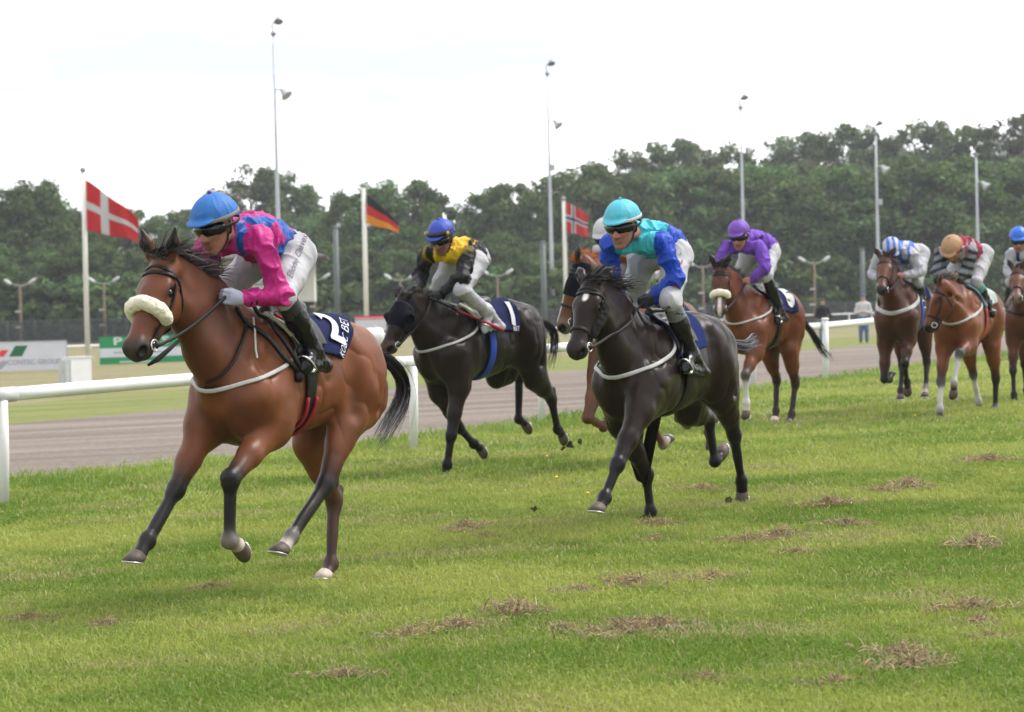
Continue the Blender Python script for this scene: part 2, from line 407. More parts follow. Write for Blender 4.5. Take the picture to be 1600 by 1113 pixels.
def para(x0, x1, z0, z1, sl, name, k, y=-.006):
    m = MB(); m.add([(x0, y, z0), (x1, y, z0), (x1 + sl, y, z1), (x0 + sl, y, z1), (x0, y + .004, z0), (x1, y + .004, z0), (x1 + sl, y + .004, z1), (x0 + sl, y + .004, z1)],
          [(0, 1, 2, 3), (4, 7, 6, 5), (0, 4, 5, 1), (1, 5, 6, 2), (2, 6, 7, 3), (3, 7, 4, 0)]); return m.build(name, k, r, smooth=False)
s_ = w / 156.5                                    # metres per photo pixel along the board
para((52 + 14) * s_, (52 + 34) * s_, .545, .92, 10 * s_, 'emblem_stripe', DGREEN)
para((52 - 6) * s_, (52 + 6) * s_, .55, .78, 8 * s_, 'emblem_stripe', RED)
para((52 - 10) * s_, (52 + 2) * s_, .12, .40, 12 * s_, 'emblem_stripe', GREYT)
me = text_mesh('CONTEC GROUP', .240, offset=.004); o = link('lettering', me, GREYT, r, (w / 2 + 26.5 * s_, -.006, .335)); o.rotation_euler = (pi / 2, 0, 0)
for x in (.4, w - .5):
    m = MB(); m.tube([(x, .10, -.25), (x, .10, .98)], .035, 8); m.build('support_post', STEEL, r)
pl = at_depth(156.5, 571.5, 85.5); pr = at_depth(299, 564.5, 87.0)
r, w = board(pl, pr, 1.0, .06, 'advertising_board', 'green advertising board with white band and a large white P beside the bay muzzle')
s_ = w / 142.5
m = MB(); m.box((w * .47, .03, .53), (w * .94, .06, 1.06)); m.build('board_panel', BGREEN, r, smooth=False)
m = MB(); m.box((w * .47, -.004, .46), (w * .94, .008, .34)); m.build('white_band', BWHITE, r, smooth=False)
m = MB(); m.box((w * .97, .03, .53), (w * .058, .06, 1.06)); m.build('end_panel', BWHITE, r, smooth=False)
m = MB(); m.box((w * .975, -.004, .42), (w * .04, .008, .20)); m.build('emblem_patch', RED, r, smooth=False)
LWHITE = mat('lettering_white', (.45, .5, .48), rough=.5)
for tx, x, sz in (('P', 27.5, .40), ('S', 102, .40)):
    me = text_mesh(tx, sz, offset=.012); o = link('lettering', me, LWHITE, r, (x * s_, -.006, .87)); o.rotation_euler = (pi / 2, 0, 0); o.scale = (1.7, 1, 1)
m = MB(); m.box((55 * s_, -.004, .11), (50 * s_, .008, .05)); m.build('lettering_line', LWHITE, r, smooth=False)
m = MB(); m.box((60 * s_, -.010, .46), (78 * s_, .006, .06)); m.build('lettering_line', GREYT, r, smooth=False)
for x in (.3, w - .3):
    m = MB(); m.tube([(x, .10, -.25), (x, .10, .98)], .035, 8); m.build('support_post', STEEL, r)
# white marker block between the boards
b0 = at_depth(104, 610, 60.0); b1 = at_depth(144, 608, 60.6)
r = empty('marker_post', (b0 + b1) / 2, math.atan2((b1 - b0)[1], (b1 - b0)[0])); tag(r, 'white block-shaped marker post between the two advertising boards', 'marker post')
w = np.linalg.norm(b1 - b0)
m = MB(); m.box((.07, .16, .41), (w - .16, .34, .86)); m.build('body', WHITEP, r, smooth=False)
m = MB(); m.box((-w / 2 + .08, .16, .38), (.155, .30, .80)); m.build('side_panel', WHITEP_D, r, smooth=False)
m = MB(); m.box((.07, .16, .85), (w - .13, .38, .03)); m.build('cap', WHITEP, r, smooth=False)

# ---- small banner and white starting cart seen past the leader's rump
p = at_depth(580, 540, 96); r = empty('banner_board', p, radians(4)); tag(r, 'small white board with a red stripe at the foot of the German flagpole', 'banner board')
m = MB(); m.box((0, 0, .92), (1.3, .05, .62)); m.build('board_panel', BWHITE, r, smooth=False)
m = MB(); m.box((0, -.03, 1.20), (1.3, .012, .07)); m.box((0, -.03, 1.10), (1.3, .012, .04)); m.build('red_stripe', RED, r, smooth=False)
for x in (-.5, .5):
    m = MB(); m.tube([(x, .05, -.3), (x, .05, .9)], .03, 8); m.build('support_post', STEEL, r)
p = at_depth(586, 548, 92); r = empty('water_tank', p, .2); tag(r, 'pale rounded tank on the grass just left of the dark horse muzzle', 'tank')
m = MB(); m.lathe((-.35, 0, .55), V(1, 0, 0), [(.30, 0), (.36, .06), (.37, .2), (.37, .55), (.33, .66), (.25, .7)], 18); m.build('tank_body', WHITEP, r)
for x in (-.2, .2):
    m = MB(); m.box((x, 0, .08), (.08, .6, .22)); m.build('cradle', STEEL, r, smooth=False)
m = MB(); m.tube([(0, 0, .9), (0, 0, 1.0)], .08, 10); m.build('filler_cap', STEEL, r)

# ---- far white rail and mesh fence in front of the trees
def path_px(pts): return np.array([at_depth(*p) for p in pts])
fr = path_px([(-160, 551, 118), (0, 545, 121), (156, 540, 125), (420, 529, 133), (700, 519, 141), (1000, 508, 150), (1260, 492.5, 150), (1390, 489, 152), (1700, 479, 160)])
o = empty('far_rail', fr[2] - V(0, 0, fr[2][2])); tag(o, 'thin white rail on the far side of the infield below the trees', 'rail'); r0 = np.array(o.location)
fs = np.linspace(0, len(fr) - 1, 60); fc = np.c_[[np.interp(fs, range(len(fr)), fr[:, k]) for k in range(3)]].T
m = MB(); m.tube(fc - r0, .05, 8); m.build('rail_bar', WHITEP, o)
for k in range(0, 60, 2):
    m = MB(); g = float(zg(fc[k][0], fc[k][1])); m.tube([fc[k] * (1, 1, 0) + V(0, 0, g - .1) - r0, fc[k] - r0], .045, 6); m.build('post', WHITEP, o)
FENCEP = mat('fence_post_grey', (.08, .09, .09), rough=.7)
NET = bpy.data.materials.new('wire_mesh'); NET.use_nodes = True
tN = NET.node_tree; tN.nodes['Principled BSDF'].inputs['Base Color'].default_value = (.045, .05, .055, 1); tN.nodes['Principled BSDF'].inputs['Roughness'].default_value = .7
fp = path_px([(-160, 548, 140), (0, 541, 142), (156, 536, 145), (420, 526, 150), (700, 516, 156), (1000, 506, 165), (1260, 502, 168), (1390, 499, 170), (1700, 490, 175)])
o = empty('wire_fence', fp[2] * (1, 1, 0)); tag(o, 'dark wire mesh fence with thin posts in front of the wood', 'fence'); r0 = np.array(o.location)
fs = np.linspace(0, len(fp) - 1, 90); fc = np.c_[[np.interp(fs, range(len(fp)), fp[:, k]) for k in range(3)]].T
for k in range(0, 90, 3):
    m = MB(); m.tube([V(fc[k][0], fc[k][1], -.1) - r0, V(fc[k][0], fc[k][1], 1.75) - r0], .03, 6); m.build('post', FENCEP, o)
m = MB()
for zz in (.25, 1.7): m.tube(fc * (1, 1, 0) + V(0, 0, zz) - r0, .022, 5, cap=False)
m.build('fence_wire', FENCEP, o)
# the mesh itself: thin vertical wires, far too many to pick apart
L_ = []; fl = resample(fc[:, :2], 1500)
for p in fl: L_.append(p)
L_ = np.array(L_); nW = len(L_); a = np.c_[L_ - r0[:2], np.full(nW, .1)]; vs = np.stack([a + (-.012, 0, 0), a + (.012, 0, 0), a + (.012, 0, 1.6), a + (-.012, 0, 1.6)], 1).reshape(-1, 3)
hz_ = []
mm = MB(); mm.add(vs, (np.arange(nW)[:, None] * 4 + [0, 1, 2, 3]))
for zz in np.arange(.2, 1.7, .12): mm.tube(np.c_[resample(fc[:, :2], 60), np.full(60, zz)] - r0, .012, 3, cap=False)
w_ = mm.build('wire_netting', NET, o, smooth=False); w_['kind'] = 'stuff'
# ---- flagpoles and flags
POLEW = mat('pole_white', (.58, .57, .52), rough=.5, noise=(2, .06)); MASTG = mat('mast_grey', (.40, .42, .45), rough=.5, metal=.2, noise=(1.5, .08))
LAMPG = mat('lamp_housing', (.24, .24, .26), rough=.45, metal=.3); LAMPW = mat('lamp_white', (.36, .37, .37), rough=.4)
def flag(dep, ub, u0, v0, hoist_px, fly_px, droop_px, colfn, label, curl=.35, seed=0, drop_hoist=None):
    """u0,v0: top hoist corner in the photo; real cloth sheet with folds, colours are the printed flag"""
    s = dep / FPX; H = hoist_px * s; Lf = fly_px * s * 1.12
    nu, nv = 48, 32; vs = []; cols = []
    o0 = at_depth(u0, v0, dep)
    for j in range(nv + 1):
        for i in range(nu + 1):
            a, b = i / nu, j / nv
            x = a * fly_px * s; z = -b * H - (droop_px * s) * (a ** 1.1) * (1 - .68 * b)
            y = .10 * H * sin(a * 7.5 + b * 2.2 + seed) * a ** .6 + .05 * H * sin(a * 15 - b * 3 + seed * 2) * a
            z += .03 * H * sin(a * 9 + seed) * a
            vs.append((x, y, z)); cols.append(colfn(a, b))
    n = nu + 1
    q = [(j * n + i, j * n + i + 1, (j + 1) * n + i + 1, (j + 1) * n + i) for j in range(nv) for i in range(nu)]
    me = mesh_from('flag', np.array(vs), np.array(q), np.array(cols)); o = link('flag', me, FLAGM, None, o0)
    sm = o.modifiers.new('thick', 'SOLIDIFY'); sm.thickness = .006
    tag(o, label, 'flag'); return o
FLAGM = mat('flag_cloth', attr=True, rough=.8, trans=.35)
fR, fW, fB, fK, fY = (.50, .022, .026), (.52, .52, .52), (.015, .03, .12), (.010, .010, .011), (.62, .26, .006)
def danish(a, b): return fW if (.30 < a < .44 or .42 < b < .58) else fR
def german(a, b): return fK if b < .333 else (fR if b < .667 else fY)
def norse(a, b):
    if .32 < a < .395 or .455 < b < .545: return fB
    if .265 < a < .45 or .38 < b < .62: return fW
    return fR
def pole(u, v0, v1, dep, r0, r1, name, label, cat, group=None, matl=None, cap=True):
    t = at_depth(u, v0, dep); b = t.copy(); b[2] = 0
    e = empty(name, b); tag(e, label, cat, group)
    m = MB(); h = t[2]; m.tube([(0, 0, -.2), (0, 0, h * .5), (0, 0, h)], [r0, (r0 + r1) / 2, r1], 12); m.build('shaft', matl or POLEW, e)
    if cap:
        m = MB(); m.sphere(V(0, 0, h + r1), r1 * 1.5, 10, 6); m.build('finial', LAMPG, e)
    m = MB(); m.box((0, 0, .03), (r0 * 4, r0 * 4, .06)); m.build('base_plate', STEEL, e, smooth=False)
    m = MB(); m.tube([(r0, -r0, 1.0), (r1 * 1.5, -r1, h * .98)], .008, 4); m.build('halyard', POLEW, e)
    return e, h
pole(129.5, 269, 553, 95, .115, .085, 'flagpole', 'white flagpole flying the red flag with a white cross', 'flagpole', 'flagpoles on the infield')
pole(567.5, 293, 545, 115, .125, .10, 'flagpole', 'white flagpole flying the black, red and gold flag', 'flagpole', 'flagpoles on the infield')
pole(880.5, 314, 520, 140, .125, .105, 'flagpole', 'white flagpole flying the red flag with a blue and white cross', 'flagpole', 'flagpoles on the infield')
flag(95, 0, 132, 280, 80, 82, 64, danish, 'red flag with a white cross drooping from its pole', seed=1)
flag(115, 0, 570, 303, 47, 52, 46, german, 'black, red and gold striped flag drooping from its pole', seed=2.2)
flag(140, 0, 883, 315, 49, 35, 21, norse, 'red flag with a blue and white cross above the dark horses', seed=4)

POSTG = mat('post_dark_grey', (.10, .115, .115), rough=.6, noise=(2, .1))
# ---- tall floodlight masts
def mast(u, v, dep, v2, u2, label, v3=None):
    t = at_depth(u, v, dep); b = t.copy(); b[2] = 0; h = t[2]
    e = empty('floodlight_mast', b); tag(e, label, 'floodlight mast', 'floodlight masts round the course')
    m = MB(); m.tube([(0, 0, -.2), (0, 0, h * .33), (0, 0, h * .66), (0, 0, h)], [.19, .15, .11, .07], 12); m.build('shaft', MASTG, e)
    m = MB(); m.lathe((0, 0, h - .05), V(0, 0, 1), [(.07, -.25), (.22, -.1), (.20, .0), (.09, .05)], 12); m.build('mast_head', LAMPG, e)
    m = MB(); m.tube([(0, 0, h), (-.10, 0, h + .35), (.02, 0, h + .62)], .045, 8); m.build('bracket', LAMPG, e)
    m = MB(); R = np.array([[cos(.18), 0, sin(.18)], [0, 1, 0], [-sin(.18), 0, cos(.18)]])
    m.lathe((.34, 0, h + .72), V(.15, -.25, -1), [(.10, -.26), (.22, -.16), (.48, .04), (.50, .10), (.44, .12)], 16, sx=.62); m.build('lamp', LAMPG, e)
    if v2:
        q = at_depth(u2, v2, dep) - b
        z = q[2]
        m = MB(); m.tube([(0, 0, z + .12), (.25, -.05, z + .14), (.42, -.08, z + .06)], .05, 8); m.build('lamp_arm', LAMPW, e)
        m = MB(); m.lathe((.42, -.08, z + .15), V(.62, -.3, -.75), [(.10, 0), (.17, .12), (.22, .35), (.40, .62), (.41, .66), (.34, .64)], 14); m.build('lamp', LAMPW, e)
    if v3:
        q = at_depth(u, v3, dep) - b
        m = MB(); m.box((.26, 0, q[2]), (.34, .3, .5)); m.build('junction_box', LAMPW, e, smooth=False)
    m = MB(); m.box((0, 0, .05), (.7, .7, .1)); m.build('base_plate', STEEL, e, smooth=False)
mast(427, 50, 150, 143, 437, 'tallest floodlight mast, rising behind the jockey in pink')
mast(855, 113, 180, 191, 863, 'floodlight mast close to the red, blue and white cross flag', 262)
mast(1157, 166, 184, 233, 1163, 'floodlight mast rising behind the jockey in purple')
mast(1368, 206, 190, 262, 1376, 'floodlight mast behind the jockey in blue and white stripes', 316)
mast(1525, 240, 194, 287, 1533, 'floodlight mast behind the jockey with the tan cap')

# ---- plain grey posts and low twin-headed lamps before the wood
for u, v, dep, lb in ((524, 357, 130, 'plain grey post standing left of the German flagpole'), (848, 380, 130, 'plain grey post beside the floodlight mast near the cross flag'), (1347, 392, 150, 'plain grey post rising behind the spectator in white')):
    t = at_depth(u, v, dep); b = t.copy(); b[2] = 0; e = empty('grey_post', b); tag(e, lb, 'post', 'plain grey posts')
    m = MB(); m.tube([(0, 0, -.2), (0, 0, t[2])], [.16, .15], 12); m.build('shaft', POSTG, e)
    m = MB(); m.lathe((0, 0, t[2]), V(0, 0, 1), [(.16, -.02), (.17, .04), (.1, .12)], 12); m.build('cap', POSTG, e)
def twin_lamp(u, v, dep, label, half=.62):
    t = at_depth(u, v, dep); b = t.copy(); b[2] = 0; h = t[2]
    e = empty('twin_lamp', b); tag(e, label, 'street lamp', 'twin-headed lamps along the wood')
    m = MB(); m.tube([(0, 0, -.2), (0, 0, h)], [.10, .07], 10); m.build('shaft', WOOD, e)
    m = MB(); m.tube([(-half, 0, h + .12), (-half * .5, 0, h - .04), (0, 0, h - .06), (half * .5, 0, h - .04), (half, 0, h + .12)], .03, 6); m.build('crossarm', LAMPW, e)
    for s in (-1, 1):
        m = MB(); m.lathe((s * (half + .18), 0, h + .20), V(-s * .75, -.2, -.55), [(.08, -.28), (.17, -.16), (.20, .16), (.13, .28)], 10, sx=.6); m.build('lamp_head', LAMPW, e)
    for z in (h - 1.75, h - 2.75):
        m = MB(); m.box((-.16, -.08, z), (.34, .16, .12)); m.build('bracket', LAMPW, e, smooth=False)
for u, v, lb in ((31, 445, 'twin-headed lamp above the white board with slanted stripes'), (162, 442, 'twin-headed lamp above the green advertising board'),
                 (491, 437, 'twin-headed lamp just behind the pink jockey\'s back'), (625, 437, 'twin-headed lamp beside the black sleeve of the yellow jockey'),
                 (777, 430, 'twin-headed lamp behind the yellow jockey\'s back'), (1272, 410, 'twin-headed lamp behind the spectator in black'), (1098, 416, 'twin-headed lamp half hidden by the purple jockey\'s horse')):
    twin_lamp(u, v, 150, lb)

# ---- judge's tower with a wide hipped roof
TW = mat('tower_wall', (.50, .50, .45), rough=.7, noise=(2, .06)); TILE = mat('roof_tile', (.085, .07, .065), rough=.85, noise=(6, .25)); GLASS = mat('window_glass', (.25, .30, .30), rough=.08, spec=.8)
DARKF = mat('dark_frame', (.05, .05, .055), rough=.5)
p = at_depth(392, 520, 140) * (1, 1, 0); e = empty('judges_tower', p, radians(3)); tag(e, 'judges\' tower with a wide dark roof behind the pink jockey', 'tower')
m = MB(); m.box((.25, 2, 3.85), (7.3, 4, 2.7)); m.build('cabin', TW, e, smooth=False)
m = MB(); m.box((-.35, 2, 1.2), (3.4, 3.2, 2.65)); m.build('base', TW, e, smooth=False)
for x in (-2.6, -.9, .8, 2.5):
    m = MB(); m.box((x + .1, -.02, 4.0), (1.2, .06, .9)); f = m.build('window', DARKF, e, smooth=False)
    m = MB(); m.box((x + .1, -.055, 4.0), (1.08, .02, .78)); m.build('pane', GLASS, f, smooth=False)
m = MB(); m.box((-1.2, .38, 1.3), (.9, .06, 1.5)); f = m.build('window', DARKF, e, smooth=False)
m = MB(); m.box((-1.2, .345, 1.3), (.78, .02, 1.38)); m.build('pane', GLASS, f, smooth=False)
m = MB(); rz, rt = 5.2, 6.35
m.add([(-4.75, -1.8, rz), (4.75, -1.8, rz), (4.75, 5.8, rz), (-4.75, 5.8, rz), (-1.6, 2, rt), (1.7, 2, rt), (-4.75, -1.8, rz - .12), (4.75, -1.8, rz - .12), (4.75, 5.8, rz - .12), (-4.75, 5.8, rz - .12)],
      [(0, 1, 5, 4), (2, 3, 4, 5), (0, 6, 7, 1), (1, 7, 8, 2), (2, 8, 9, 3), (3, 9, 6, 0), (6, 9, 8, 7)], [(1, 2, 5), (3, 0, 4)])
rf = m.build('roof', TILE, e, smooth=False)
m = MB(); m.box((.1, 1.2, 6.35), (1.3, 1.2, .45)); m.build('dormer', TW, rf, smooth=False)
m = MB()
for x in (-2.6, -1, .6, 2.2, 3.6): m.tube([(x, .4, 5.7), (x, .4, 7.0)], .02, 5)
m.tube([(-2.6, .4, 7.0), (3.6, .4, 7.0)], .02, 5); m.tube([(-2.6, .4, 6.6), (3.6, .4, 6.6)], .015, 5); m.build('railing', DARKF, rf)

# ---- the wood: every tree a trunk with limbs and a crown of leaf clumps
LEAF = mat('leaves', attr=True, rough=.7, spec=.2, trans=.30)
for m_ in (LEAF,):                                # every tree has its own shade of green
    t_ = m_.node_tree; oi = t_.nodes.new('ShaderNodeObjectInfo'); mr_ = t_.nodes.new('ShaderNodeMapRange'); mr_.inputs['To Min'].default_value = .70; mr_.inputs['To Max'].default_value = 1.40
    hs_ = t_.nodes.new('ShaderNodeHueSaturation'); at_ = [n_ for n_ in t_.nodes if n_.type == 'ATTRIBUTE'][0]; mh_ = t_.nodes.new('ShaderNodeMapRange'); mh_.inputs['To Min'].default_value = .47; mh_.inputs['To Max'].default_value = .515
    t_.links.new(oi.outputs['Random'], mr_.inputs['Value']); t_.links.new(mr_.outputs['Result'], hs_.inputs['Value']); t_.links.new(oi.outputs['Random'], mh_.inputs['Value']); t_.links.new(mh_.outputs['Result'], hs_.inputs['Hue']); t_.links.new(at_.outputs['Color'], hs_.inputs['Color'])
    for l_ in [l_ for l_ in t_.links if l_.from_node == at_ and l_.to_node != hs_]: t_.links.new(hs_.outputs['Color'], l_.to_socket)
BARK = mat('bark', (.10, .08, .062), rough=.95, noise=(3, .3))
def crown_mesh(seed, H, Rr, z0, nclump, nleaf, leaf, base, gap=0.0, shape=1.0):
    g = np.random.default_rng(seed); P = []; Cc = []; Nn = []
    th = g.random(nclump) * 2 * pi; ph = g.random(nclump) ** .8
    for i in range(nclump):
        zf = .06 + .92 * (i + .5) / nclump; rr = Rr * (sin(pi * min(1, zf * .86 + .10)) ** .7) * (.45 + .62 * g.random() ** .5) * shape
        c = V(rr * cos(th[i]), rr * sin(th[i]), z0 + (H - z0) * zf); cr = Rr * (.24 + .20 * g.random()) * (1.1 - .45 * zf)
        k = int(nleaf * (.6 + .8 * g.random()))
        d = g.normal(size=(k, 3)); d /= np.linalg.norm(d, axis=1)[:, None]; rad = cr * (g.random(k) ** .38) * (1 + .13 * g.normal(size=k))
        p = c + d * rad[:, None] * (1, 1, .75)
        P.append(p); Nn.append(d)
        tone = .75 + .5 * g.random()
        Cc.append(np.clip(base * tone * (1 + .22 * g.normal(size=(k, 1))) * (1 + .08 * g.normal(size=(k, 3))), .006, 1))
    P = np.concatenate(P); Nn = np.concatenate(Nn); Cc = np.concatenate(Cc); k = len(P)
    if gap: 
        keep = fbm(P * .55 + seed, 2) > gap; P, Nn, Cc = P[keep], Nn[keep], Cc[keep]; k = len(P)
    a = Nn + .8 * g.normal(size=(k, 3)); a /= np.linalg.norm(a, axis=1)[:, None]
    t = np.cross(a, g.normal(size=(k, 3))); t /= np.linalg.norm(t, axis=1)[:, None]; b = np.cross(a, t)
    s = (leaf * (.6 + .8 * g.random(k)))[:, None]
    vs = np.stack([P - t * s, P + b * s * .55, P + t * s, P - b * s * .55], 1).reshape(-1, 3)
    return mesh_from('crown', vs, np.arange(k)[:, None] * 4 + [0, 1, 2, 3], np.repeat(Cc, 4, 0), smooth=False)
def trunk_mesh(seed, H, r, z1, Rr):
    g = np.random.default_rng(seed + 90); m = MB(); b = g.normal(size=2) * .25
    m.tube([(0, 0, -.3), (b[0] * .4, b[1] * .4, H * .3), (b[0], b[1], H * .6), (b[0] * 1.4, b[1] * 1.4, H * .92)], [r * 1.25, r * .9, r * .55, r * .08], 8)
    for i in range(9):
        zf = .28 + .06 * i; a = i * 2.4 + g.random(); l = Rr * (.55 + .35 * g.random()); z = H * zf
        p0 = V(b[0] * zf, b[1] * zf, z); m.tube([p0, p0 + V(cos(a) * l * .5, sin(a) * l * .5, l * .42), p0 + V(cos(a) * l, sin(a) * l, l * .95)], [r * .42, r * .24, r * .05], 5)
    return m.mesh('trunk')
G1, G2, G3 = np.array([.068, .108, .032]), np.array([.080, .110, .042]), np.array([.092, .115, .052])
VAR = []
for i in range(4): VAR.append(('broadleaf_tree', crown_mesh(20 + i, 14, 4.6, 1.6, 62, 210, .215, G1), trunk_mesh(20 + i, 14, .28, 2, 4.6), 14.))
for i in range(3): VAR.append(('broadleaf_tree', crown_mesh(40 + i, 19, 4.8, 2.5, 66, 210, .22, G2, .26), trunk_mesh(40 + i, 19, .32, 3, 4.8), 19.))
for i in range(3): VAR.append(('sparse_tree', crown_mesh(60 + i, 22, 4.4, 6, 64, 190, .20, G3, .46), trunk_mesh(60 + i, 22, .26, 7, 4.2), 22.))
BUSH = [crown_mesh(80 + i, 4.2, 2.6, .0, 26, 110, .24, G1 * (.85, .9, .9)) for i in range(3)]
BTR = [trunk_mesh(80 + i, 3.2, .10, .4, 1.8) for i in range(3)]
for v in VAR: v[1].materials.append(LEAF); v[2].materials.append(BARK)
for v in BUSH: v.materials.append(LEAF)
for v in BTR: v.materials.append(BARK)
def tree(k, x, y, h, label, group='trees of the wood', wid=1.0):
    nm, cm, tm, H = VAR[k]; s = h / H
    e = empty(nm, (x, y, 0), random.random() * 6.28); tag(e, label, 'tree', group); e.scale = (s * wid, s * wid, s)
    link('crown', cm, None, e); link('trunk', tm, None, e)
# skyline read from the photograph: (u, v of the top, distance, kind)
SKY = [(-40, 300, 205, 0), (15, 292, 205, 1), (52, 288, 208, 0), (88, 318, 214, 2), (132, 342, 222, 3), (175, 336, 226, 1), (218, 330, 232, 2), (262, 336, 228, 0), (308, 330, 236, 3), (352, 300, 250, 5), (392, 268, 255, 5), (436, 274, 255, 6), (462, 296, 252, 6),
       (500, 336, 232, 2), (550, 304, 218, 0), (588, 290, 214, 1), (640, 286, 214, 2), (680, 306, 218, 3), (724, 346, 226, 0), (768, 300, 222, 1), (806, 289, 220, 2), (846, 304, 226, 3), (888, 344, 232, 1),
       (928, 280, 262, 7), (965, 245, 265, 5), (1005, 228, 268, 8), (1048, 224, 268, 4), (1090, 230, 270, 9), (1130, 236, 272, 5), (1172, 284, 276, 7), (1208, 222, 272, 9), (1250, 214, 270, 4), (1292, 210, 268, 8), (1335, 204, 270, 6), (1378, 214, 268, 7), (1420, 202, 268, 5), (1462, 196, 266, 9),
       (1505, 204, 264, 4), (1545, 192, 262, 8), (1588, 184, 260, 7), (1630, 176, 258, 9), (1680, 180, 258, 5)]
LMK = [(130, 'white cross flag'), (430, 'tallest floodlight mast'), (567, 'black, red and gold flag'), (858, 'blue cross flag'), (1160, 'purple rider\'s floodlight mast'), (1370, 'striped rider\'s floodlight mast'), (1527, 'tan-capped rider\'s floodlight mast')]
ORD = ['', 'second ', 'third ', 'fourth ', 'fifth ', 'sixth ', 'seventh ', 'eighth ', 'ninth ', 'tenth ', 'eleventh ', 'twelfth ']
def placed(us, what):
    """a label for each of a row of look-alikes: counted from the nearest mast or flag"""
    lab = {}
    for u in us: 
        x, nm = min(LMK, key=lambda l: abs(l[0] - u)); lab.setdefault((x, nm, u < x), []).append(u)
    out = {}
    for (x, nm, left), L_ in lab.items():
        for i_, u in enumerate(sorted(L_, key=lambda q: abs(q - x))): out[u] = '%s%s %s of the %s' % (ORD[i_], what, 'left' if left else 'right', nm)
    return [out[u] for u in us]
_sk = {}
for nm_, f_ in (('dense round-crowned tree', lambda k: k < 4), ('tall broad tree', lambda k: 4 <= k < 7), ('tall thin-crowned tree', lambda k: k >= 7)):
    us_ = [e_[0] for e_ in SKY if f_(e_[3])]
    for u_, l_ in zip(us_, placed(us_, nm_)): _sk[u_] = l_
for u, v, d, k in SKY:
    t = at_depth(u, v, d); dense = k < 4
    tree(k, t[0], t[1], t[2] * (1.0 if dense else 1.02), _sk[u], 'trees on the skyline of the wood', wid=.90 if dense else 1.0)
# lower trees filling the wood in front of and between the skyline trees
US = list(range(-80, 1720, 33)); LB = placed(US, 'low bushy front tree'); LC = placed([u for u in US if u > 880], 'tree filling the high wood'); LC = dict(zip([u for u in US if u > 880], LC))
for u, lb in zip(US, LB):
    d = (196 if u < 900 else 225) + random.uniform(-6, 6); hgt = random.uniform(6.6, 8.8) if u < 900 else random.uniform(12, 15.5)
    t = at_depth(u + random.uniform(-8, 8), 400, d); tree(random.randrange(0, 4), t[0], t[1], hgt, lb, 'low trees along the front of the wood', wid=1.2)
    if u > 880:
        t = at_depth(u + random.uniform(-8, 8), 400, 246); tree(random.choice((4, 5, 6)), t[0], t[1], random.uniform(15, 17), LC[u], 'trees filling the high part of the wood', wid=1.2)
for i_ in range(26):                              # the wood goes on beyond both edges of the picture
    u = -80 - 42 * (i_ // 2) if i_ % 2 else 1720 + 42 * (i_ // 2)
    t = at_depth(u, 400, 222 if i_ % 2 else 256); tree(i_ % 6, t[0], t[1], random.uniform(11, 13.5) if i_ % 2 else random.uniform(17, 21), 'tree of the wood running on beyond the picture edge', 'trees beyond the picture edge', wid=1.1)
UB = list(range(-60, 1700, 30)); LD = placed(UB, 'dark bush below the wood')
for i, u in enumerate(UB):
    t = at_depth(u + random.uniform(-8, 8), 400, (184 if u < 900 else 205) + random.uniform(-4, 4)); k = i % 3
    e = empty('bush', (t[0], t[1], -.1), random.random() * 6.28); tag(e, LD[i], 'bush', 'bushes at the foot of the wood'); s = random.uniform(.85, 1.35); e.scale = (s * 1.3, s * 1.3, s)
    link('foliage', BUSH[k], None, e); link('stem', BTR[k], None, e)
# ---- air: a thin even haze over the whole course
HZ = bpy.data.materials.new('haze_air'); HZ.use_nodes = True; t_ = HZ.node_tree; t_.nodes.clear()
ho = t_.nodes.new('ShaderNodeOutputMaterial'); pv = t_.nodes.new('ShaderNodeVolumePrincipled')
pv.inputs['Color'].default_value = (.90, .94, 1.0, 1); pv.inputs['Density'].default_value = .00030; pv.inputs['Anisotropy'].default_value = .2
t_.links.new(pv.outputs['Volume'], ho.inputs['Volume'])
m = MB(); m.box((0, 140, 13.5), (520, 420, 31)); o = m.build('haze', HZ, None, smooth=False); o['kind'] = 'stuff'; o['label'] = 'thin pale haze in the air over the racecourse'; o['category'] = 'haze'
# ================================================================== BODIES: smooth blended solids turned into meshes
class Pr: pass
def cone(a, b, ra, rb, k=.03, c=None, cb=None, n=None, f=1.0, op='u'):
    p = Pr(); p.t = 0; p.a = np.asarray(a, np.float32); p.b = np.asarray(b, np.float32); p.ra, p.rb, p.k, p.op = ra, rb, k, op
    p.c = c; p.cb = cb if cb is not None else c; p.n = None if n is None else nrm(n).astype(np.float32); p.f = f
    r = max(ra, rb); p.lo = np.minimum(p.a, p.b) - r; p.hi = np.maximum(p.a, p.b) + r
    return p
def ell(c, r, k=.03, col=None, R=None, op='u'):
    p = Pr(); p.t = 1; p.o = np.asarray(c, np.float32); p.r = np.asarray(r, np.float32); p.k, p.op = k, op; p.c = col; p.cb = col
    p.R = None if R is None else np.asarray(R, np.float32)
    m = max(r) if R is not None else p.r; p.lo = p.o - m; p.hi = p.o + m
    return p
def half(o, n, k=.004, op='i'):
    p = Pr(); p.t = 2; p.o = np.asarray(o, np.float32); p.nn = nrm(n).astype(np.float32); p.k, p.op = k, op; p.c = p.cb = None; p.lo = p.hi = None
    return p
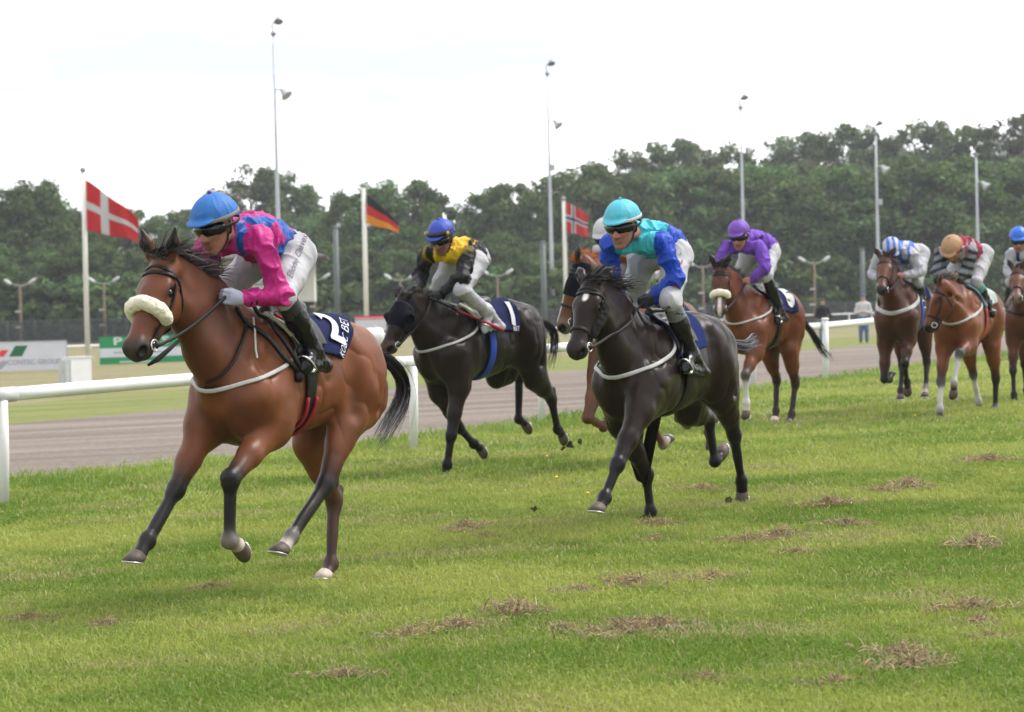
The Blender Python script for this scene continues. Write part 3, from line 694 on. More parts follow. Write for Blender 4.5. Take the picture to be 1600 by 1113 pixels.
def pdist(p, P):
    if p.t == 0:
        a, b = p.a, p.b
        q = P - a; ba = b - a
        if p.n is not None:
            g = 1 / p.f - 1; q = q + p.n * ((q @ p.n) * g)[..., None]; ba = ba + p.n * ((ba @ p.n) * g)
        t = np.clip((q @ ba) / (ba @ ba + 1e-9), 0, 1)
        d = np.sqrt(((q - t[..., None] * ba) ** 2).sum(-1)) - (p.ra + (p.rb - p.ra) * t)
        return d, t
    if p.t == 1:
        q = P - p.o
        if p.R is not None: q = q @ p.R
        k0 = np.sqrt(((q / p.r) ** 2).sum(-1)); k1 = np.sqrt(((q / (p.r * p.r)) ** 2).sum(-1))
        return k0 * (k0 - 1) / (k1 + 1e-9), None
    return (P - p.o) @ p.nn, None
def comb(f, d, p):
    k = p.k
    if p.op == 'u':
        h = np.maximum(k - np.abs(f - d), 0) / k; return np.minimum(f, d) - h * h * k * .25
    if p.op == 's': d = -d
    h = np.maximum(k - np.abs(f - d), 0) / k; return np.maximum(f, d) + h * h * k * .25
def sdf(prims, P):
    P = np.asarray(P, np.float32); f = np.full(P.shape[:-1], 9., np.float32)
    for p in prims: f = comb(f, pdist(p, P)[0], p)
    return f
def grad(prims, P, e=.004):
    P = np.asarray(P, np.float32); g = np.stack([sdf(prims, P + d) - sdf(prims, P - d) for d in (np.eye(3, dtype=np.float32) * e)], -1)
    return g / (np.linalg.norm(g, axis=-1, keepdims=True) + 1e-9)
def snap(prims, P, off=0, it=5):
    """closest surface points and normals"""
    P = np.array(P, float)
    for _ in range(it):
        g = grad(prims, P); P = P - g * np.clip(sdf(prims, P), -.06, .06)[..., None] * .9
    g = grad(prims, P); return P + g * off, g
def shoot(prims, C, D, R=1.0, off=0, it=24):
    """from C + D*R towards C, to the outer surface"""
    C = np.asarray(C, float); D = np.asarray(D, float); D = D / np.linalg.norm(D, axis=-1, keepdims=True); r = np.full(D.shape[:-1], float(R))
    for _ in range(it):
        r = np.maximum(r - sdf(prims, C + D * r[..., None]) * .85, .0)
    P = C + D * r[..., None]; g = grad(prims, P); return P + g * off, g
def surface(prims, vox, pad=.03):
    lo = np.min([p.lo for p in prims if p.lo is not None and p.op == 'u'], 0) - pad; hi = np.max([p.hi for p in prims if p.hi is not None and p.op == 'u'], 0) + pad
    n = np.ceil((hi - lo) / vox).astype(int) + 1
    ax = [(lo[i] + vox * np.arange(n[i])).astype(np.float32) for i in range(3)]
    F = np.full(tuple(n), .5, np.float32)
    for p in prims:
        if p.lo is None: i0, i1 = np.zeros(3, int), n
        else:
            m = p.k + 3 * vox; i0 = np.clip(np.floor((p.lo - m - lo) / vox).astype(int), 0, n); i1 = np.clip(np.ceil((p.hi + m - lo) / vox).astype(int) + 1, 0, n)
        s = tuple(slice(a, b) for a, b in zip(i0, i1))
        if min(i1 - i0) <= 0: continue
        G = np.stack(np.meshgrid(*[ax[k][s[k]] for k in range(3)], indexing='ij'), -1)
        F[s] = comb(F[s], pdist(p, G)[0], p)
    return nets(F, lo, vox)
def nets(F, lo, vox):
    n = np.array(F.shape); cn = n - 1; ins = F < 0
    acc = {}; ids = []; pos = []; quads = []
    for a in range(3):
        s0 = [slice(None)] * 3; s1 = [slice(None)] * 3; s0[a] = slice(0, -1); s1[a] = slice(1, None)
        A, B = F[tuple(s0)], F[tuple(s1)]; I = np.argwhere(ins[tuple(s0)] != ins[tuple(s1)])
        if len(I) == 0: continue
        fa = A[tuple(I.T)]; fb = B[tuple(I.T)]; t = fa / (fa - fb)
        p = I.astype(np.float64); p[:, a] += t
        o1, o2 = (a + 1) % 3, (a + 2) % 3
        cells = []
        for d1, d2 in ((-1, -1), (0, -1), (0, 0), (-1, 0)):
            c = I.copy(); c[:, o1] += d1; c[:, o2] += d2; cells.append(c)
        ok = np.all([((c >= 0) & (c < cn)).all(1) for c in cells], 0)
        lin_ = [np.ravel_multi_index(tuple(np.clip(c, 0, cn - 1).T), tuple(cn)) for c in cells]
        for l in lin_: ids.append(l[ok]); pos.append(p[ok])
        q = np.stack(lin_, 1)[ok]; fl = fa[ok] > 0; q[fl] = q[fl][:, ::-1]; quads.append(q)
    ids = np.concatenate(ids); pos = np.concatenate(pos); q = np.concatenate(quads)
    u, inv = np.unique(ids, return_inverse=True); cnt = np.bincount(inv)
    v = np.stack([np.bincount(inv, pos[:, k]) / cnt for k in range(3)], 1)
    return v * vox + lo, np.searchsorted(u, q)
def relax(v, q, it=2, w=.5):
    e = np.concatenate([q[:, [0, 1]], q[:, [1, 2]], q[:, [2, 3]], q[:, [3, 0]]]); n = len(v); dg = np.bincount(e[:, 0], minlength=n) + np.bincount(e[:, 1], minlength=n)
    for k in range(it):
        s = np.stack([np.bincount(e[:, 0], v[e[:, 1], c], n) + np.bincount(e[:, 1], v[e[:, 0], c], n) for c in range(3)], 1) / np.maximum(dg, 1)[:, None]
        v = v + (s - v) * (w if k % 2 == 0 else -w * 1.02)
    return v
def colours(prims, P, tau=.012):
    P = np.asarray(P, np.float32); D = []; Cs = []
    for p in prims:
        if p.c is None or p.op != 'u': continue
        d, t = pdist(p, P); D.append(d); c, cb = np.asarray(p.c, np.float32), np.asarray(p.cb, np.float32)
        Cs.append(np.broadcast_to(c, P.shape) if t is None else c + (cb - c) * np.clip(t, 0, 1)[:, None])
    D = np.array(D); w = np.exp(-np.clip((D - D.min(0)) / tau, 0, 30)); w /= w.sum(0)
    return sum(w[i][:, None] * Cs[i] for i in range(len(Cs)))
def vnormals(v, q):
    n = np.cross(v[q[:, 2]] - v[q[:, 0]], v[q[:, 3]] - v[q[:, 1]]); N = np.stack([sum(np.bincount(q[:, k], n[:, c], len(v)) for k in range(4)) for c in range(3)], 1)
    return N / (np.linalg.norm(N, axis=1)[:, None] + 1e-12)

class Frame:
    """a horse's own axes: x forward, y to its left, z up, origin on the ground under the girth"""
    def __init__(s, wu, wv, ppm, al, sc=1.0):
        a = radians(al); s.a = math.atan2(-cos(a), -sin(a))
        s.X = V(-sin(a), -cos(a), 0); s.Y = V(cos(a), -sin(a), 0); s.Z = V(0, 0, 1)
        s.O = at_depth(wu, wv, FPX / ppm) - s.X * .40 * sc - s.Z * 1.60 * sc
        s.E = s.loc(EYEP)
    def loc(s, P): d = np.asarray(P) - s.O; return V(d @ s.X, d @ s.Y, d @ s.Z)
    def J(s, u, v, y):
        d = ray(u, v); t = ((s.O + s.Y * y - EYEP) @ s.Y) / (d @ s.Y); return s.loc(EYEP + d * t)
    def Jx(s, u, v, x):
        d = ray(u, v); t = ((s.O + s.X * x - EYEP) @ s.X) / (d @ s.X); return s.loc(EYEP + d * t)
    def dirl(s, u, v):
        d = ray(u, v); return V(d @ s.X, d @ s.Y, d @ s.Z)
    def hit(s, prims, pts, off=0):
        """where lines of sight meet the body (marks seen on the near side)"""
        D = np.array([s.dirl(u, v) for u, v in pts]); D /= np.linalg.norm(D, axis=1)[:, None]
        r = np.full(len(D), np.linalg.norm(s.E) - 2.2)
        for _ in range(60): r = r + np.clip(sdf(prims, s.E + D * r[:, None]), -.02, .12) * .85
        P = s.E + D * r[:, None]; P, g = snap(prims, P, off, 2); return P, g
# ================================================================== HORSES
HOOFM = mat('hoof_horn', (.075, .055, .042), rough=.55, noise=(30, .3)); SHOE = mat('shoe_aluminium', (.55, .56, .58), rough=.35, metal=.8)
EYEM = mat('eye_dark', (.006, .005, .004), rough=.12, spec=.4); HAIR = mat('horse_hair', (.014, .012, .012), rough=.5, attr=True)
LEATHER = mat('black_leather', (.008, .007, .007), rough=.45, spec=.2, noise=(40, .3), bump=(120, .2, .002)); BIT = mat('steel_bit', (.55, .55, .56), rough=.25, metal=.9)
WHITET = mat('white_webbing', (.36, .355, .34), rough=.6, noise=(25, .12), bump=(150, .3, .002)); FLEECE = mat('sheepskin', (.62, .565, .45), rough=.95, sheen=.5, noise=(35, .1), bump=(70, .9, .012))
NAVY = mat('navy_cloth', (.009, .012, .050), rough=.85, spec=.08, noise=(12, .2), bump=(25, .35, .01)); CREAM = mat('cream_foam', (.46, .47, .36), rough=.8, noise=(9, .06)); REDT = mat('red_trim', (.45, .03, .04), rough=.55)
NUMW = mat('number_white', (.46, .46, .48), rough=.6); BLUEW = mat('blue_webbing', (.012, .055, .36), rough=.6, bump=(120, .2, .002)); SADDLEM = mat('saddle_leather', (.012, .010, .010), rough=.38, noise=(20, .3), bump=(60, .15, .003))
HOODM = mat('hood_cloth', (.0045, .005, .009), rough=.85, spec=.08, noise=(25, .2), bump=(40, .5, .008)); SKYB = mat('light_blue_cloth', (.05, .25, .62), rough=.6)
COATM = {}
def coat_mat(gl):
    if gl not in COATM: COATM[gl] = mat('horse_coat', attr=True, rough=gl, spec=.13 if gl < .36 else .20, noise=(5, .20), bump=(160, .12, .003))
    return COATM[gl]
def unit_to(P, D, L):
    d = D - P; l = np.linalg.norm(d); return P + d / l * L
def clampseg(A, B, lo, hi):
    l = np.linalg.norm(B - A); return A + (B - A) / l * min(max(l, lo), hi)

class Horse: pass
def make_horse(s, label, vox, group='racehorses galloping on the turf'):
    h = Horse(); F = s['fr']; h.F = F; z = s.get('dz', 0.0)
    B, D = tuple(np.array(s['col']) * .80), tuple(np.array(s.get('dark', (.016, .013, .013))) * .8); NK = tuple(np.array(s.get('neck', s['col'])) * .80); MZ = s.get('muzzle', (.03, .022, .02))
    P = []; Yv = V(0, 1, 0)
    # trunk
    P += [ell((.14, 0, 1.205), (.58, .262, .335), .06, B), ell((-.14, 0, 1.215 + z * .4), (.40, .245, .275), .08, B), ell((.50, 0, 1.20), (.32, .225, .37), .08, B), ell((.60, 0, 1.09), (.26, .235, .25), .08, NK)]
    P += [cone((.50, 0, 1.475), (.08, 0, 1.465), .095, .11, .10, B, n=Yv, f=.62), cone((.15, 0, 1.41), (-.35, 0, 1.40 + z), .15, .17, .10, B)]
    P += [ell((-.42, 0, 1.335 + z), (.37, .225, .235), .09, B)]
    for sd in (1, -1):
        P += [ell((-.50, sd * .115, 1.20 + z), (.29, .165, .33), .07, B), ell((-.63, sd * .105, 1.14 + z * .8), (.145, .12, .27), .06, B)]
        P += [ell((.50, sd * .135, 1.23), (.17, .10, .30), .11, B, R=np.array([[cos(.35), 0, sin(.35)], [0, 1, 0], [-sin(.35), 0, cos(.35)]])), ell((.73, sd * .095, 1.05), (.125, .095, .17), .035, NK)]
        P += [ell((.40, sd * .175, 1.10), (.14, .075, .17), .045, B), cone((.63, sd * .20, 1.14), (.42, sd * .125, 1.46), .062, .045, .045, B), cone((-.30, sd * .155, 1.44 + z), (-.44, sd * .235, 1.14 + z), .075, .07, .05, B), cone((-.73, sd * .105, 1.36 + z), (-.66, sd * .165, 1.02 + z), .075, .065, .035, B), cone((-.56, sd * .20, 1.34 + z), (-.52, sd * .235, 1.06 + z), .06, .06, .035, B)]
    P += [cone((-.70, 0, 1.44 + z), (-.84, 0, 1.37 + z), .055, .035, .06, B, D)]
    h.trunk = list(P)
    # legs
    h.hoof = []
    for nm in ('FL', 'FR', 'HL', 'HR'):
        sd = 1 if nm[1] == 'L' else -1; fore = nm[0] == 'F'; ent = s['legs'][nm]; loc = len(ent[0]) == 3
        if loc: Q = [V(*q) for q in ent]
        else:
            ys = s.get('y' + nm, [.155, .15, .135, .13] if fore else [.16, .15, .13, .12]); Q = [F.J(u, v, sd * y) for (u, v), y in zip(ent, ys)]
        E, K, T, G = Q
        if fore: K = clampseg(E, K, .38, .54); T = clampseg(K, T, .27, .37)
        else: K = clampseg(E, K, .36, .56); T = clampseg(K, T, .34, .46)
        G = clampseg(T, G, .16, .19)
        L = s.get('leg' + nm, {}); dk = L.get('dark', D); can = L.get('cannon', dk); pas = L.get('pastern', can if 'cannon' not in L else dk); upl = L.get('upper', B)
        fw = nrm(np.cross(np.array([0, sd * 1.0, 0]), T - K)) * sd; 
        if fw[0] < 0: fw = -fw
        Co = T + (G - T) * .58
        kl = .035
        if fore:
            P += [cone((.72, sd * .165, 1.13), E + (-.01, 0, .02), .115, .10, .10, B, n=Yv, f=.85), cone((.50, sd * .13, 1.22), E, .14, .105, .11, B, n=Yv, f=.75)]
            mid = E + (K - E) * .55
            P += [cone(E, mid, .108, .072, .05, B, B, n=Yv, f=.86), cone(mid, K, .070, .052, .04, upl, dk, n=Yv, f=.92), ell(K, (.055, .050, .060), .022, dk), ell(K + fw * .016 + nrm(K - T) * .012, (.042, .042, .032), .016, dk), ell(K + fw * .012 - nrm(K - T) * .03, (.042, .042, .026), .016, dk), cone(K - fw * .045 + nrm(K - T) * .03, K - fw * .035, .022, .018, .02, dk)]
            P += [cone(K, T, .041, .034, kl, dk if 'cannon' not in L else can, can, n=Yv, f=.86), cone(K + (T - K) * .12 - fw * .028, T - fw * .024, .019, .021, .012, can, can)]
        else:
            hip = V(-.47, sd * .14, 1.22 + z); cur = E
            P += [cone(hip, E, .205, .122, .09, B, n=Yv, f=.78), cone((-.62, sd * .11, 1.12 + z), E + (K - E) * .35 - fw * .02, .14, .095, .08, B, n=Yv, f=.8)]
            mid = E + (K - E) * .5
            P += [cone(E, mid, .116, .082, .06, B, B, n=Yv, f=.82), cone(mid, K, .083, .054, .04, upl, dk, n=Yv, f=.86)]
            bk = -fw
            P += [ell(K, (.058, .048, .062), .03, dk), cone(K + bk * .055 + nrm(K - T) * .075, K + bk * .022 - nrm(K - T) * .05, .027, .032, .035, dk), cone(mid + bk * .05, K + bk * .052 + nrm(K - T) * .07, .026, .022, .04, upl, dk)]
            P += [cone(K, T, .045, .036, kl, dk if 'cannon' not in L else can, can, n=Yv, f=.84), cone(K + (T - K) * .12 - fw * .032, T - fw * .026, .020, .022, .012, can, can)]
        P += [ell(T, (.044, .042, .046), .025, can), ell(T - fw * .022 - nrm(G - T) * -.008, (.028, .032, .034), .025, can), cone(T, Co, .037, .043, .03, pas, pas)]
        h.hoof.append((nm, Co, nrm(G - T), fw, L, T, K))
    # head and neck
    yp = s.get('ypoll', 0.0); Pl = F.J(*s['poll'], yp) if len(s['poll']) == 2 else V(*s['poll'])
    if 'nose' in s:
        dd = nrm(F.dirl(*s['nose'])); oc = F.E - Pl; b = oc @ dd; c = oc @ oc - .57 ** 2; disc = b * b - c
        tq = -b - sqrt(disc) if disc > 0 else -b
        if s.get('far'): tq = -b + sqrt(max(disc, 0))
        Nn = F.E + dd * tq
    else: Nn = Pl + nrm(V(*s['nosedir']))
    d = nrm(Nn - Pl); l = nrm(np.cross(V(0, 0, 1), d))
    ro = s.get('hroll', 0.0); n0 = np.cross(d, l); l = nrm(l * cos(ro) + n0 * sin(ro)); n = np.cross(d, l)
    HS = s.get('hs', 1.0)
    def Hd(t, q, w=0.0): return Pl + (d * t + n * q + l * w) * HS
    h.Hd, h.hd, h.hn, h.hl, h.Pl = Hd, d, n, l, Pl
    Rm = np.stack([d, l, n], 1)
    H = []; FC = tuple(np.array(s.get('face', s['col'])) * .80)
    H += [ell(Hd(.09, -.085), (.125 * HS, .082 * HS, .085 * HS), .04, FC, R=Rm), ell(Hd(.20, -.070), (.14 * HS, .086 * HS, .066 * HS), .05, FC, R=Rm)]
    H += [cone(Hd(.22, -.060), Hd(.50, -.052), .058 * HS, .042 * HS, .05, FC, FC), cone(Hd(.24, -.105), Hd(.49, -.088), .072 * HS, .048 * HS, .06, FC, FC, n=l, f=.82)]
    for sd in (1, -1):
        H += [ell(Hd(.185, -.048, sd * .068), (.05 * HS, .028 * HS, .026 * HS), .035, FC, R=Rm), ell(Hd(.20, -.155, sd * .036), (.125 * HS, .046 * HS, .098 * HS), .045, FC, R=Rm), cone(Hd(.26, -.095, sd * .066), Hd(.38, -.090, sd * .05), .014, .008, .03, FC)]
    H += [cone(Hd(.26, -.195), Hd(.50, -.140), .044 * HS, .032 * HS, .05, FC, MZ), ell(Hd(.53, -.085), (.068 * HS, .056 * HS, .060 * HS), .045, MZ, R=Rm), ell(Hd(.505, -.145), (.045 * HS, .036 * HS, .030 * HS), .03, MZ, R=Rm)]
    for sd in (1, -1): H += [ell(Hd(.535, -.060, sd * .036), (.050 * HS, .028 * HS, .042 * HS), .026, MZ, R=Rm)]
    h.head_core = list(H)
    # ears
    for sd in (1, -1):
        eb = Hd(.015, -.02, sd * .058); ev = s.get('ear', (.0, .30, 1.0)); e = nrm(n * ev[0] + l * sd * ev[1] + V(0, 0, 1) * ev[2] + d * (ev[3] if len(ev) > 3 else 0))
        nl = nrm(np.cross(e, l * sd)); m1 = eb + e * .085; 
        H += [cone(eb, m1, .032, .037, .03, FC, FC, n=n, f=.75), cone(m1, eb + e * .165, .036, .007, .02, s.get('earcol', FC), D, n=n, f=.7)]
    sub = []
    for sd in (1, -1):
        ev = s.get('ear', (.0, .30, 1.0)); eb = Hd(.015, -.02, sd * .058); e = nrm(n * ev[0] + l * sd * ev[1] + V(0, 0, 1) * ev[2] + d * (ev[3] if len(ev) > 3 else 0))
        fr = nrm(d * .5 + n * .6 + l * sd * .35); fr = nrm(fr - e * (fr @ e))
        sub.append(cone(eb + e * .05 + fr * .030, eb + e * .135 + fr * .018, .017, .006, .012, op='s'))
        sub.append(ell(Hd(.560, -.064, sd * .058), (.031 * HS, .019 * HS, .024 * HS), .012, op='s', R=Rm))
        sub.append(ell(Hd(.200, -.078, sd * .098), (.026 * HS, .016 * HS, .019 * HS), .02, op='s', R=Rm))
        sub.append(cone(Hd(.575, -.120, sd * .02), Hd(.47, -.118, sd * .06), .005, .004, .008, op='s'))
    # neck
    thr = Hd(.155, -.19); cre = Hd(.02, -.055)
    W0 = V(.42, 0, 1.42); B0 = V(.62, 0, 1.20); mc = (W0 * .5 + cre * .5) + V(-.01, 0, .045); mb = B0 * .52 + thr * .48 + V(0, 0, -.02)
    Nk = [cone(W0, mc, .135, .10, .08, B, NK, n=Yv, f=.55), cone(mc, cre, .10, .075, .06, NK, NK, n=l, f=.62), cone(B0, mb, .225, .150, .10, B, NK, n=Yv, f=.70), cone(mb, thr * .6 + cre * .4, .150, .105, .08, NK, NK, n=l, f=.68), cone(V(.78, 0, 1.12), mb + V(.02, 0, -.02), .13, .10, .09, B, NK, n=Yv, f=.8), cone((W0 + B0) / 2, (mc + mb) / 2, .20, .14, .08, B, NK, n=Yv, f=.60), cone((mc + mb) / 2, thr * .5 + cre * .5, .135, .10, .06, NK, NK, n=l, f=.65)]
    P = P + Nk + H; h.prims = P; h.crest = (W0, mc, cre)
    for sd in (1, -1):
        sub.append(cone(V(.70, sd * .215, 1.30), thr * .55 + cre * .45 + l * sd * .105, .030, .022, .06, op='s'))                 # groove along the neck
        sub.append(cone(V(.28, sd * .300, 1.26), V(.35, sd * .280, .96), .034, .032, .07, op='s'))                                # behind the shoulder
        sub.append(cone(V(.66, sd * .255, 1.30), V(.52, sd * .225, 1.50), .032, .028, .07, op='s'))                               # in front of the blade
        sub.append(cone(V(-.22, sd * .285, 1.30 + z), V(-.27, sd * .265, .98), .034, .034, .08, op='s'))                          # flank
        sub.append(cone(V(-.66, sd * .245, 1.36 + z), V(-.58, sd * .245, 1.00), .030, .026, .06, op='s'))                          # between the thigh muscles
    sub.append(cone(V(.92, 0, 1.14), V(.85, 0, .88), .034, .034, .07, op='s'))                                                     # between the breast muscles
    v, q = surface(P + sub, vox); v = relax(v, q, 2)
    N = vnormals(v, q)
    wq = v + .06 * np.stack([vnoise(v * 5 + 11 * k_) - .5 for k_ in range(3)], 1); rd = 1 - np.abs(2 * vnoise(wq * np.array((8.5, 5, 5)) + s['seed'] * 3.7) - 1)
    big = np.clip((v[:, 2] - .70) / .25, 0, 1) * np.clip((.85 - v[:, 0]) / .2, 0, 1)
    v = v + N * ((fbm(v * 9 + 3, 2) - .5) * .010 - .012 * (rd ** 4 - .15) * big)[:, None]
    c = colours(P, v + .05 * np.stack([fbm(v * 14 + 31 * k_, 3) - .5 for k_ in range(3)], 1), .012)
    c = c * (1 + .55 * (fbm(v * 3.2 + 5 * s['seed'], 3) - .5) + .25 * (fbm(v * (16, 16, 5), 2) - .5))[:, None]
    # markings in the coat
    rel = v - Pl; t_, q_, w_ = rel @ d / HS, rel @ n / HS, rel @ l / HS
    hd = (t_ > -.02) & (t_ < .68) & (abs(w_) < .16) & (q_ > -.26) & (q_ < .06) & (np.linalg.norm(rel, axis=1) < .75)
    def paint(mask, col, a=1.0):
        m = np.clip(mask, 0, 1)[:, None] * a; c[:] = c * (1 - m) + np.asarray(col) * m
    sm = lambda x, e: np.clip(x / e + .5, 0, 1)
    nos = np.minimum.reduce([sm(.034 - np.sqrt((t_ - .555) ** 2 + (q_ + .062) ** 2), .012), sm(abs(w_) - .030, .01), hd * 1.]); paint(nos, (.004, .003, .003))
    eyeD = sm(.045 - np.sqrt((t_ - .20) ** 2 + (q_ + .078) ** 2), .03) * sm(abs(w_) - .05, .02) * hd; paint(eyeD, (.012, .008, .007), .75)
    if s.get('blaze') == 'star': paint(sm(.020 - np.sqrt((t_ - .16) ** 2 * .35 + (w_ - .01) ** 2), .012) * hd * sm(q_ + .05, .02), (.6, .58, .56))
    if s.get('blaze') == 'dot': paint(sm(.016 - np.sqrt((t_ - .17) ** 2 + (w_) ** 2 * .5), .012) * hd * sm(q_ + .05, .02), (.6, .58, .56))
    if s.get('blaze') == 'stripe': paint(sm(.022 - abs(w_), .012) * hd * sm(q_ + .07, .02) * sm(t_ - .26, .04) * sm(.57 - t_, .04), (.62, .58, .54))
    if s.get('blaze') == 'snip': paint(sm(.020 - abs(w_), .012) * hd * sm(q_ + .09, .02) * sm(t_ - .40, .04), (.55, .5, .47))
    for sd in (1, -1):
        ev = s.get('ear', (.0, .30, 1.0)); eb = Hd(.015, -.02, sd * .058); e = nrm(n * ev[0] + l * sd * ev[1] + V(0, 0, 1) * ev[2] + d * (ev[3] if len(ev) > 3 else 0))
        fr = nrm(d * .5 + n * .6 + l * sd * .35); fr = nrm(fr - e * (fr @ e)); a = (v - eb) @ e
        ax = v - eb - a[:, None] * e; paint((np.linalg.norm(ax + 0 * fr, axis=1) < .045) * sm(a - .03, .02) * sm((N @ fr) - .35, .3), (.012, .010, .010))
    body = link('racehorse', mesh_from('racehorse', v, q, c), coat_mat(s.get('gloss', .42)))
    body.location = tuple(F.O); body.rotation_euler = (0, 0, F.a)
    tag(body, label, 'racehorse', group); h.root = body
    # eyes
    for sd in (1, -1):
        m = MB(); m.sphere(Hd(.200, -.078, sd * .073), .0225 * HS, 14, 10); m.build('eye', EYEM, body)
    # hooves
    for nm, Co, ax, fw, L, T, K in h.hoof:
        hm = L.get('hoofmat', HOOFM); fp = nrm(fw - ax * (fw @ ax)); al = L.get('sole', .62); ns = nrm(ax * cos(al) - fp * sin(al)); sd_ = np.cross(ax, fp)
        def rg(t, r, ex=0.0, nb=20):
            n_ = nrm(ax * (1 - t) + ns * t); f_ = nrm(fp - n_ * (fp @ n_)); c_ = Co + ax * (.070 * t - .010) + fp * (.020 * t) + ns * ex
            return [c_ + r * (1.10 * cos(x) * f_ + .94 * sin(x) * sd_) for x in np.arange(nb) * 2 * pi / nb]
        def stack(rs, cap=True):
            m = MB(); nb = len(rs[0]); m.add(np.concatenate(rs), [(i * nb + j, i * nb + (j + 1) % nb, (i + 1) * nb + (j + 1) % nb, (i + 1) * nb + j) for i in range(len(rs) - 1) for j in range(nb)])
            m.add([np.mean(rs[0], 0), np.mean(rs[-1], 0)]); c0 = m.n - 2; m.t.append(np.array([(c0, (j + 1) % nb, j) for j in range(nb)])); e = (len(rs) - 1) * nb
            m.t.append(np.array([(c0 + 1, e + j, e + (j + 1) % nb) for j in range(nb)])); return m
        hf = stack([rg(0, .036), rg(.08, .046), rg(.5, .052), rg(1, .060), rg(1, .052, .002), rg(1, .030, -.010)]).build('hoof', hm, body)
        stack([rg(1, .046, .003), rg(1, .0595, .003), rg(1, .061, .007), rg(1, .059, .010), rg(1, .045, .010)]).build('horseshoe', SHOE, hf)
    # tail: strands swept back from the dock
    tl = s.get('tail')
    if tl:
        base = V(-.80, 0, 1.385 + z); cp = [base] + [V(*p) if len(p) == 3 else F.J(p[0], p[1], 0) for p in tl['path']]; cp = np.array(cp)
        strands(cp, tl.get('n', 170), tl.get('spread', .07), tl.get('w', .005), body, 'tail', tl.get('col', (.012, .011, .012)), seed=s.get('seed', 1), taper=tl.get('taper', 1.0))
    # mane and forelock
    if s.get('mane', True):
        rng = np.random.default_rng(s.get('seed', 1) + 50); m = MB(); wind = s.get('manedir', (-.75, .25, .35)); ml = s.get('manelen', .13); vs = []; fs = []; cs = []
        cr = np.array([h.crest[2], h.crest[1], h.crest[0]])
        K_ = s.get('manen', 300)
        for i in range(K_):
            t = rng.random() ** 1.1 * s.get('maneto', 1.4)
            p = cr[0] * (1 - t) + cr[1] * t if t < 1 else cr[1] * (2 - t) + cr[2] * (t - 1)
            p, g = snap(P, p + V(0, 0, .14) + rng.normal(size=3) * (.008, .018, .004)) if False else (p, None)
            vs.append(p + V(0, 0, .075) + rng.normal(size=3) * (.006, .016, .004)); fs.append(t)
        pts = np.array(vs); pts, g = snap(P, pts, .001, 6)
        hair(pts, g, np.array(wind), ml, .30, .0045, body, 'mane', s.get('hair', (.016, .013, .013)), rng)
        fp = np.array([Hd(.0 + .05 * rng.random(), .02, .045 * rng.normal()) for _ in range(s.get('foren', 90))]); fp, g = snap(P, fp, .001, 6)
        hair(fp, g, np.array(s.get('foredir', (-.2, .3, .55))), s.get('forelen', .10), .34, .0045, body, 'forelock', s.get('forehair', s.get('hair', (.016, .013, .013))), rng)
    return h

def hair(pts, g, wind, ln, jit, w, parent, name, col, rng):
    n = len(pts); d = g * .45 + nrm(wind) * 1.0 + rng.normal(size=(n, 3)) * jit; d /= np.linalg.norm(d, axis=1)[:, None]
    l = ln * (.55 + .7 * rng.random(n)); dr = np.array([0, 0, -.35])
    vs = []; K = 4
    side = np.cross(d, rng.normal(size=(n, 3))); side /= np.linalg.norm(side, axis=1)[:, None]
    for k in range(K):
        t = k / (K - 1); p = pts + d * (l * t)[:, None] + dr * (l * t * t)[:, None] * .6 + side * (np.sin(t * 4 + rng.random(n) * 6) * .006 * t)[:, None]
        ww = w * (1 - .85 * t); vs += [p - side * ww, p + side * ww]
    vs = np.stack(vs, 1); q = []
    for k in range(K - 1): q.append(np.arange(n)[:, None] * 2 * K + [2 * k, 2 * k + 1, 2 * k + 3, 2 * k + 2])
    c = np.repeat(np.asarray(col) * (.6 + .9 * rng.random((n, 1))), 2 * K, 0)
    return link(name, mesh_from(name, vs.reshape(-1, 3), np.concatenate(q), c), HAIR, parent)
